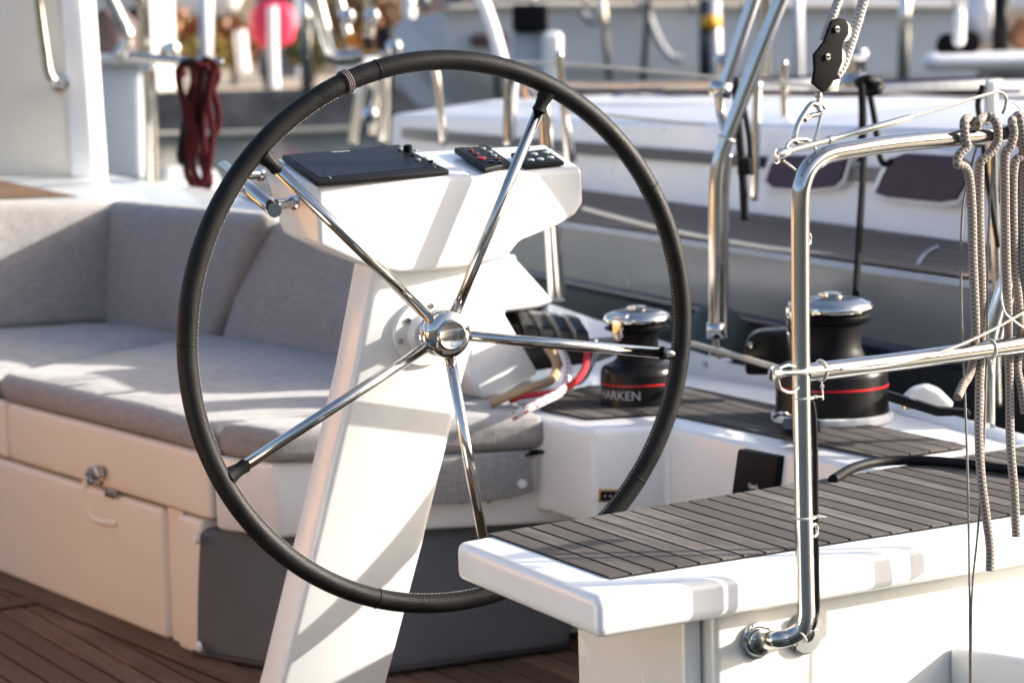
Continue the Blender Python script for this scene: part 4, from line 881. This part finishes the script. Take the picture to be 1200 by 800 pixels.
# ================================================================ OWN CABIN SIDE (far left)
ch = thing('windscreen_frame', 'cream cabin side panel with a white edge and an upright stainless handrail', 'panel', P(100, 205, .84))
yy = P(112, 206, .84).y
q4 = [D(-200, 215, yy+.6), D(108, 209, yy), D(90, -60, yy), D(-200, -60, yy+.6)]
prism('panel', [D(-260, 214, yy+.2), D(84, 207, yy), D(66, -60, yy), D(-260, -60, yy+.2)], V((.02, .05, 0)), CABM, ch, .01)
prism('edge_post', [D(82, 209, yy-.02), D(112, 208, yy-.02), D(93, -60, yy-.02), D(66, -60, yy-.02)], V((.03, .09, 0)), GEL, ch, .012)
tube('handrail', [D(41, -40, yy-.12), D(46, 10, yy-.12), D(53, 60, yy-.12), D(57, 84, yy-.12), D(64, 96, yy-.11), D(72, 98, yy-.03)], .0155, SSP, ch, 20)
lathe('rail_foot', [(.03, 0), (.03, .01), (.016, .014)], D(71, 98, yy-.02), V((-.1, -1, 0)), SSP, ch, 20)
tag(tube('shroud_line', [D(103, 120, yy+.1), D(118, 180, yy+.1), D(128, 208, yy+.1), D(190, 224, yy-.6)], .01, RUB, None, 8), 'dark seal line at the foot of the cabin panel', 'seal')
# red and black rope hank
hd = 8.4
for i, (pts, r, mt) in enumerate((
    ([(213, 78), (225, 72), (232, 85), (224, 110), (216, 150), (212, 180), (220, 170), (230, 120), (238, 76), (246, 76), (243, 120), (236, 160), (240, 190), (246, 210)], .0135, ROPEK),
    ([(216, 90), (209, 82), (210, 100), (216, 125), (220, 160), (218, 195), (224, 215), (236, 221), (240, 205), (232, 170), (228, 120), (226, 82), (218, 74)], .0115, ROPEX),
    ([(240, 74), (252, 76), (255, 90), (250, 105), (256, 130), (255, 150), (246, 165), (240, 185), (246, 214), (238, 222), (228, 218)], .0115, ROPEX),
    ([(208, 84), (216, 74), (230, 76), (234, 100), (226, 140), (212, 175), (214, 190), (228, 180), (234, 150), (236, 110), (238, 80)], .012, ROPEK),
    ([(228, 74), (236, 80), (231, 110), (224, 140), (222, 175), (229, 205), (238, 214), (243, 196), (238, 160), (240, 120), (246, 90), (240, 76)], .011, ROPEX),
    ([(214, 78), (210, 100), (220, 130), (229, 160), (226, 190), (232, 216), (242, 208), (247, 180), (249, 150), (244, 120), (248, 92), (252, 80)], .011, ROPEX))):
    tag(tube('rope_hank', [D(x, y, hd-.03*i) for x, y in pts], r, mt, None, 12), ['thick black coil in the rope hank hanging over the coaming', 'dark red coil on the cabin side of the hanging rope hank', 'dark red coil on the quay side of the hanging rope hank', 'inner black coil twisted through the hanging rope hank', 'dark red coil down the middle of the hanging rope hank', 'dark red coil crossing slantwise over the hanging rope hank'][i], 'rope', 'red and black hank')
tag(tube('hank_rail', [D(150, 66, hd+.05), D(205, 71, hd+.05), D(262, 74, hd+.05)], .014, SS, None, 12), 'blurred steel bar carrying the red and black rope hank', 'rail')
# pale box on neighbouring stern
sb_ = thing('dock_locker', 'pale blue-white locker with a rounded steel edge post, behind the cabin panel', 'locker', D(140, 220, 13))
rbox('box', [D(85, 216, 13), D(172, 213, 13), D(172, 213, 13.8), D(85, 216, 13.8)], [D(80, 76, 13), D(170, 76, 13), D(170, 76, 13.8), D(80, 76, 13.8)], .05, mat('pale_box', (.55, .6, .66), .35, var=.05, scale=1), sb_, n=3)
rbox('top', [D(70, 76, 12.9), D(210, 72, 12.9), D(205, 72, 13.9), D(70, 76, 13.9)], [D(70, 64, 12.9), D(205, 62, 12.9), D(205, 62, 13.9), D(70, 64, 13.9)], .03, GEL, sb_, n=3)
tube('edge_post', [D(178, 225, 12.8), D(177, 150, 12.8), D(174, 76, 12.8)], .035, SSP, sb_, 14)
tube('post', [D(168, 65, 12.8), D(167, 20, 12.8), D(163, -20, 12.8)], .028, SSP, sb_, 12)
lathe('lamp', [(0, .06), (.05, .04), (.06, 0), (.05, -.04), (0, -.06)], D(200, 62, 12.8), Z, SSP, sb_, 16)
prism('folded_sail', [D(100, 66, 13.2), D(98, 20, 13.2), D(125, 8, 13.2), D(146, 30, 13.2), D(140, 64, 13.2)], V((.05, .3, 0)), mat('brown_canvas', (.09, .06, .06), .8), sb_, .03)
tube('frame', [D(137, 66, 12.9), D(150, 45, 12.9), D(140, 20, 12.9), D(128, -5, 12.9)], .03, SS, sb_, 12)
# white deck low left (another boat)
lw_ = thing('dinghy', 'low white dinghy bow lying on the water beyond the red and black hank', 'dinghy', D(215, 230, 11))
rbox('hull', [D(190, 250, 10), D(262, 250, 10), D(255, 225, 12), D(190, 225, 12)], [D(185, 212, 10.4), D(262, 212, 10.4), D(255, 196, 12.4), D(190, 194, 12.4)], .08, GEL, lw_, n=4)
# ================================================================ FAR: quay things
def ground_obj(y, px, py): return D(px, py, y)
lbuoy = thing('lifebuoy_stand', 'round pink-red lifebuoy cover on a white post on the quay', 'lifebuoy', D(319, 112, 61))
PINK = mat('buoy_red', (.75, .04, .10), .5, var=.05, scale=1)
rbox('buoy_cover', [D(293, 56, 61), D(346, 56, 61), D(346, 56, 61.4), D(293, 56, 61.4)], [D(293, 2, 61), D(346, 2, 61), D(346, 2, 61.4), D(293, 2, 61.4)], .4, PINK, lbuoy, n=6)
tube('post', [D(322, 108, 60.8), D(320, 60, 60.8), D(319, 8, 60.8)], .12, WHT, lbuoy, 12)
tube('base', [D(313, 116, 60.9), D(312, 70, 60.9)], .09, BLK, lbuoy, 10)
tag(tube('bollard', [D(286, 85, 62), D(283, 60, 62), D(281, 36, 62)], .15, WHT, None, 12), 'short white bollard post standing nearer the hedge than the lifebuoy', 'bollard')
# shrubs: leaf clumps
def shrub(name, label, px0, px1, py0, py1, y, cols, nleaf=900, s=.16, grp='shrubs behind the quay', depth=2.5, cat='shrub'):
    base = D((px0+px1)/2, py1, y); o_ = thing(name, label, cat, base, grp)
    a, b = D(px0, py1, y), D(px1, py0, y); cx, hx = (a.x+b.x)/2, (b.x-a.x)/2; cz, hz = (a.z+b.z)/2, abs(b.z-a.z)/2
    bm = bmesh.new()
    for i in range(nleaf):
        while True:
            p = V((random.uniform(-1, 1), random.uniform(-1, 1), random.uniform(-1, 1)))
            if p.length < 1: break
        k = 1+.25*math.sin(p.x*9+i % 3)
        c = V((cx+p.x*hx*k, y+p.y*depth, cz+p.z*hz*k)); u = V((random.uniform(-1, 1), random.uniform(-1, 1), random.uniform(-1, 1))).normalized(); w = u.cross(V((random.random(), .3, random.random()))).normalized()
        q = random.uniform(.5, 1.2)*s; f = bm.faces.new([bm.verts.new(c+u*q), bm.verts.new(c+w*q*.5), bm.verts.new(c-u*q), bm.verts.new(c-w*q*.5)]); f.material_index = random.choice(range(len(cols)))
    me = bpy.data.meshes.new('foliage'); bm.to_mesh(me); bm.free(); link('foliage', me, cols, o_, False)
    tube('stem', [V((cx, y, .5)), V((cx+.1, y, cz))], .08, mat('bark', (.08, .05, .03), .9), o_, 6)
    return o_
G1 = mat('leaf_green', (.07, .10, .02), .6); G2 = mat('leaf_olive', (.22, .17, .03), .6); G3 = mat('leaf_red', (.25, .06, .03), .6); G4 = mat('leaf_rust', (.30, .13, .06), .6); G5 = mat('leaf_dark', (.03, .045, .02), .6)
shrub('shrub', 'rust-red shrub next to the pale locker', 180, 235, 15, 78, 68, [G3, G4, G4, G2], 1400)
shrub('shrub', 'yellow-green shrub behind the red and black hank', 205, 268, 40, 82, 66, [G2, G2, G4, G1], 1300)
shrub('shrub', 'mixed rust and green shrub beside the lifebuoy', 245, 300, 22, 78, 70, [G4, G3, G1, G2], 1400)
shrub('shrub', 'dark green shrub on the far side of the lifebuoy', 338, 392, 30, 80, 68, [G5, G1, G5, G2], 1400)
shrub('shrub', 'rust brown shrub behind the steel frame and orange float', 375, 480, -12, 76, 76, [G4, G3, G5, G2], 2400)
tag(hexa('hillside', [(-70, 120, .4), (70, 120, .4), (90, 300, .4), (-90, 300, .4)], [(-70, 135, 5), (70, 140, 5), (90, 300, 22), (-90, 300, 20)], mat('hillside', (.20, .15, .10), .9, var=.5, scale=.08, bmp=.4, bscale=2)), kind='structure')
wv = thing('motorboat', 'white motorboat hull on the hard beyond the shrubs', 'boat', D(240, 30, 75))
rbox('hull', [D(178, 20, 75), D(278, 20, 75), D(270, 20, 78), D(190, 20, 78)], [D(165, -15, 75), D(290, -18, 75), D(285, -18, 78), D(165, -15, 78)], .4, mat('white_paint', (.72, .7, .68), .3), wv, n=5)
rbox('keel', [D(205, 42, 76), D(255, 42, 76), D(255, 42, 76.5), D(205, 42, 76.5)], [D(195, 18, 76), D(262, 18, 76), D(262, 18, 76.5), D(195, 18, 76.5)], .1, NAVY, wv, n=2)
# clutter: steel frame, orange float
tag(tube('mooring_line', [D(120, 158, 20), D(260, 156, 20), D(420, 150, 20)], .02, CORDW, None, 8), 'cream mooring line stretched across the water in front of the quay wall', 'rope')
fr = thing('stern_pushpit', 'blurred steel pushpit frame of a boat behind the wheel rim', 'rail', D(400, 100, 14))
tube('frame_tube', [D(368, -10, 14), D(378, 30, 14), D(390, 64, 14), D(410, 68, 14), D(425, 64, 14)], .045, SS, fr, 10)
tube('frame_tube', [D(395, -10, 14.4), D(402, 20, 14.4), D(412, 60, 14.4)], .03, SS, fr, 10)
tube('upright', [D(433, -10, 13), D(433, 15, 13), D(432, 45, 13)], .03, SSP, fr, 10)
tube('upright', [D(413, 170, 12), D(421, 120, 12), D(428, 85, 12)], .024, SSP, fr, 10)
tube('upright', [D(449, 170, 12), D(451, 100, 12), D(450, 60, 12)], .026, SSP, fr, 10)
tube('upright', [D(436, 160, 13), D(440, 120, 13), D(447, 80, 13)], .02, SS, fr, 10)
rbox('seat_board', [D(395, 88, 14), D(440, 84, 14), D(450, 76, 15), D(405, 78, 15)], [D(395, 76, 14), D(440, 72, 14), D(450, 66, 15), D(405, 68, 15)], .02, WHT, fr, n=3)
for x, y in ((409, 100), (434, 135), (436, 20), (462, 56), (407, 20)):
    lathe('fitting', [(0, .04), (.03, .028), (.04, 0), (.03, -.028), (0, -.04)], D(x, y, 11.5), Z, SSP, fr, 16)
fo_ = thing('orange_float', 'orange float strapped with black beside the steel frame', 'float', D(416, 50, 14))
rbox('float_body', [D(404, 56, 14), D(426, 56, 14), D(426, 56, 14.3), D(404, 56, 14.3)], [D(404, 38, 14), D(426, 38, 14), D(426, 38, 14.3), D(404, 38, 14.3)], .04, mat('orange', (.75, .24, .02), .5), fo_, n=3)
rbox('strap', [D(427, 60, 13.9), D(437, 60, 13.9), D(437, 60, 14.3), D(427, 60, 14.3)], [D(427, 18, 13.9), D(437, 14, 13.9), D(437, 14, 14.3), D(427, 18, 14.3)], .03, BLK, fo_, n=3)
dkb = thing('outboard_motor', 'dark outboard motor hanging on the steel frame', 'outboard', D(450, 50, 15))
rbox('cowl', [D(442, 62, 15), D(462, 62, 15), D(462, 62, 15.3), D(442, 62, 15.3)], [D(440, 30, 15), D(464, 32, 15), D(464, 32, 15.3), D(440, 30, 15.3)], .06, BLK, dkb, n=3)
tube('leg', [D(452, 62, 15.1), D(452, 110, 15.1)], .05, BLK, dkb, 8)
# grey yacht hull far behind
HL = mat('far_hull', (.80, .80, .82), .3, var=.05, scale=.6)
gy = thing('grey_yacht', 'large pale grey yacht moored across the basin, bow towards the lifebuoy', 'yacht', D(800, 120, 40))
top = [(446, 62), (452, 44), (470, 24), (520, 12), (640, 8), (800, 9), (1150, 10)]
low_ = [(452, 82), (466, 104), (490, 124), (540, 131), (640, 145), (800, 160), (1150, 170)]
vs = []; 
for (a, b) in zip(top, low_):
    m_ = ((a[0]+b[0])/2-6, (a[1]*.5+b[1]*.5)); vs += [D(a[0], a[1], 39.2 if a[0] > 480 else 40), D(m_[0], m_[1], 39.4 if a[0] > 480 else 40), D(b[0], b[1], 40.2)]
fs = []
for i in range(len(top)-1):
    for j in range(2): fs.append([i*3+j, i*3+j+1, i*3+j+4, i*3+j+3])
nb = len(vs); vs += [D(a[0], a[1], 43) for a in top]+[D(b[0], b[1], 43) for b in low_]
for i in range(len(top)-1):
    fs.append([i*3, i*3+3, nb+i+1, nb+i]); fs.append([i*3+2, i*3+5, nb+7+i+1, nb+7+i])
mesh('hull', vs, fs, HL, gy, smooth=False)
tube('rubbing_strake', [D(a, b-1, 39.1) for a, b in top[3:]], .06, mat('strake', (.62, .56, .48), .5), gy, 8)
rbox('window', [D(551, 55, 39.1), D(594, 53, 39.1), D(594, 53, 39.4), D(551, 55, 39.4)], [D(551, 40, 39.1), D(594, 38, 39.1), D(594, 38, 39.4), D(551, 40, 39.4)], .06, mat('wine_window', (.12, .05, .06), .3), gy, n=3)
tube('bow_rope', [D(752, -5, 38.9), D(768, 40, 38.9), D(785, 66, 38.9), D(800, 70, 38.9)], .06, mat('grey_line', (.33, .34, .37), .7), gy, 8)
tube('bow_rope', [D(680, 12, 38.9), D(695, 27, 38.9), D(712, 12, 38.9)], .06, mat('grey_line', (.33, .34, .37), .7), gy, 8)
tube('fender_rope', [D(583, 78, 38.9), D(583, 105, 38.9), D(589, 128, 38.9)], .05, RUB, gy, 8)
cb_ = mesh('superstructure', [D(900, 10, 41), D(1300, 10, 41), D(1300, -60, 41), D(900, -60, 41)]+[D(900, 10, 43), D(1300, 10, 43), D(1300, -60, 43), D(900, -60, 43)], [[0, 1, 2, 3], [7, 6, 5, 4], [0, 3, 7, 4], [1, 5, 6, 2], [3, 2, 6, 7], [0, 4, 5, 1]], WHT, gy, .05)
# service pedestal
spd = thing('dock_pedestal', 'white dock pedestal with a black top in front of the grey yacht', 'pedestal', D(635, 130, 20))
rbox('post', [D(634, 140, 20), D(660, 140, 20), D(660, 140, 20.2), D(634, 140, 20.2)], [D(634, 38, 20), D(659, 37, 20), D(659, 37, 20.2), D(634, 38, 20.2)], .05, GEL, spd, n=3)
rbox('black_head', [D(600, 38, 20), D(643, 38, 20), D(643, 38, 20.3), D(600, 38, 20.3)], [D(600, 5, 20), D(643, 5, 20), D(643, 5, 20.3), D(600, 5, 20.3)], .03, BLK, spd, n=3)
rbox('panel', [D(601, 125, 20.1), D(635, 125, 20.1), D(635, 125, 20.3), D(601, 125, 20.3)], [D(601, 38, 20.1), D(635, 38, 20.1), D(635, 38, 20.3), D(601, 38, 20.3)], .02, mat('panel_grey', (.45, .49, .54), .4), spd, n=3)
pl = thing('mooring_pile', 'dark mooring pile with an orange band beside a white one', 'pile', D(830, 110, 25))
tube('dark_pile', [D(826, 110, 25), D(825, 0, 25)], .055, NAVY, pl, 10, smooth=False)
tube('white_pile', [D(840, 110, 25), D(837, 0, 25)], .06, WHT, pl, 10, smooth=False)
tube('orange_band', [D(833, 33, 24.9), D(833, 18, 24.9)], .1, mat('amber', (.8, .38, .02), .5), pl, 12, smooth=False)
# thin poles
for i, (pts, r, lab) in enumerate((([(520, 170, 9), (513, 100, 9), (505, 60, 9)], .013, 'slender tan pole rising behind the chartplotter'),
    ([(590, 80, 12), (576, 30, 12), (561, -10, 12)], .03, 'pale slanting pole above the top of the wheel rim'),
    ([(597, 170, 8.8), (598, 130, 8.8), (602, 84, 8.8)], .022, 'upright steel pole behind the autopilot panel'),
    ([(672, 190, 8.2), (662, 130, 8.2), (656, 60, 8.2)], .012, 'thin tan pole behind the upper spoke end'),
    ([(895, 120, 22), (896, 40, 22), (897, -20, 22)], .05, 'pale pole beyond the bent stanchion'))):
    tag(tube('pole', [D(*p) for p in pts], r, SS if i != 1 else WHT, None, 10), lab, 'pole', 'blurred poles')
# rigging and masts of the boats across the basin
for i, (x0, x1, y, r_, m_, lab) in enumerate(((242, 240, 42, .11, WHT, 'thin pale mast over the rust and yellow shrubs'), (357, 360, 38, .09, SS, 'thin steel mast between the lifebuoy and the steel frame'), (478, 482, 50, .12, WHT, 'white mast where the bow of the grey yacht begins'),
    (700, 716, 36, .05, SS, 'thin steel shroud crossing the pale hull beyond the wheel'), (765, 752, 36, .04, BLK, 'thin dark shroud crossing the pale hull near the bow ropes'), (934, 936, 36, .07, WHT, 'white shroud tube beyond the tackle ropes'), (1062, 1058, 34, .08, SS, 'steel mast beyond the right end of the tackle'.replace('right ', 'far ')))):
    tag(tube('mast', [D(x1, 112, y), D(x0, -60, y)], r_, m_, None, 10, smooth=False), lab, 'mast', 'masts and shrouds across the basin')
gw = thing('guard_rail', 'steel guard rail with short posts along the gunwale of the far grey yacht', 'rail', D(800, 10, 38))
tube('top_wire', [D(480, 6, 38.5), D(800, -6, 38.5), D(1150, -4, 38.5)], .03, SS, gw, 6)
for x in range(500, 1150, 62): tube('post', [D(x, 14, 38.5), D(x, -12, 38.5)], .035, SSP, gw, 8, smooth=False)
for i, (x0, x1, y0, y1, yy_, c_, lab) in enumerate(((110, 178, -20, 22, 60, (.62, .6, .58), 'pale van-shaped shed behind the folded brown sail'), (300, 345, -25, 2, 90, (.12, .13, .16), 'dark blue-grey shed roof above the lifebuoy'), (345, 440, -30, 8, 95, (.55, .48, .4), 'sand-coloured house wall above the steel frame'), (470, 560, -30, 9, 95, (.33, .2, .15), 'brick-red house wall above the grey yacht bow'))):
    b_t = thing('quay_building', lab, 'building', D((x0+x1)/2, 60, yy_), 'buildings behind the quay')
    A4 = [D(x0, y1, yy_), D(x1, y1, yy_)]; zt_ = D(x0, y0, yy_).z; wd_ = A4[1].x-A4[0].x
    bx('wall', ((A4[0].x+A4[1].x)/2, yy_+2, (zt_+.3)/2+.2), (wd_, 4, zt_), mat('plaster%d' % i, c_, .85, var=.15, scale=.5), b_t)
    prism('roof', [V((A4[0].x-.2, yy_-.3, zt_+.7-.3)), V((A4[1].x+.2, yy_-.3, zt_+.4)), V((A4[1].x+.2, yy_+2, zt_+1.4)), V((A4[0].x-.2, yy_+2, zt_+1.4))], Z*.1, G4, b_t)
    for k in range(2): bx('window', (A4[0].x+wd_*(.3+.4*k), yy_-.02, zt_-.9), (wd_*.16, .08, .6), SCRN, b_t)
# masts / dark gear at upper corner
mg = thing('deck_gear', 'blurred dark winch gear and a white fender on the boat behind the ropes', 'deck gear', D(1140, 60, 16))
rbox('dark_winch', [D(1095, 65, 16), D(1150, 62, 16), D(1150, 62, 16.4), D(1095, 65, 16.4)], [D(1098, 40, 16), D(1148, 36, 16), D(1148, 36, 16.4), D(1098, 40, 16.4)], .06, BLK, mg, n=3)
rbox('white_fender', [D(1116, 55, 15.8), D(1131, 55, 15.8), D(1131, 55, 16), D(1116, 55, 16)], [D(1116, 10, 15.8), D(1132, 8, 15.8), D(1132, 8, 16), D(1116, 10, 16)], .04, GEL, mg, n=3)
tube('dark_post', [D(1172, 60, 16), D(1174, -10, 16)], .05, BLK, mg, 10, smooth=False)
tube('grey_post', [D(1152, 50, 16.2), D(1152, -10, 16.2)], .1, WHT, mg, 10, smooth=False)
rbox('brown_bag', [D(1180, 60, 16), D(1230, 55, 16), D(1230, 55, 16.4), D(1180, 60, 16.4)], [D(1183, 20, 16), D(1230, 15, 16), D(1230, 15, 16.4), D(1183, 20, 16.4)], .1, G4, mg, n=3)
rbox('deck_edge', [D(1080, 84, 15.5), D(1300, 80, 15.5), D(1300, 80, 18), D(1080, 84, 18)], [D(1080, 64, 15.5), D(1300, 60, 15.5), D(1300, 58, 18), D(1080, 62, 18)], .1, WHT, mg, n=3)
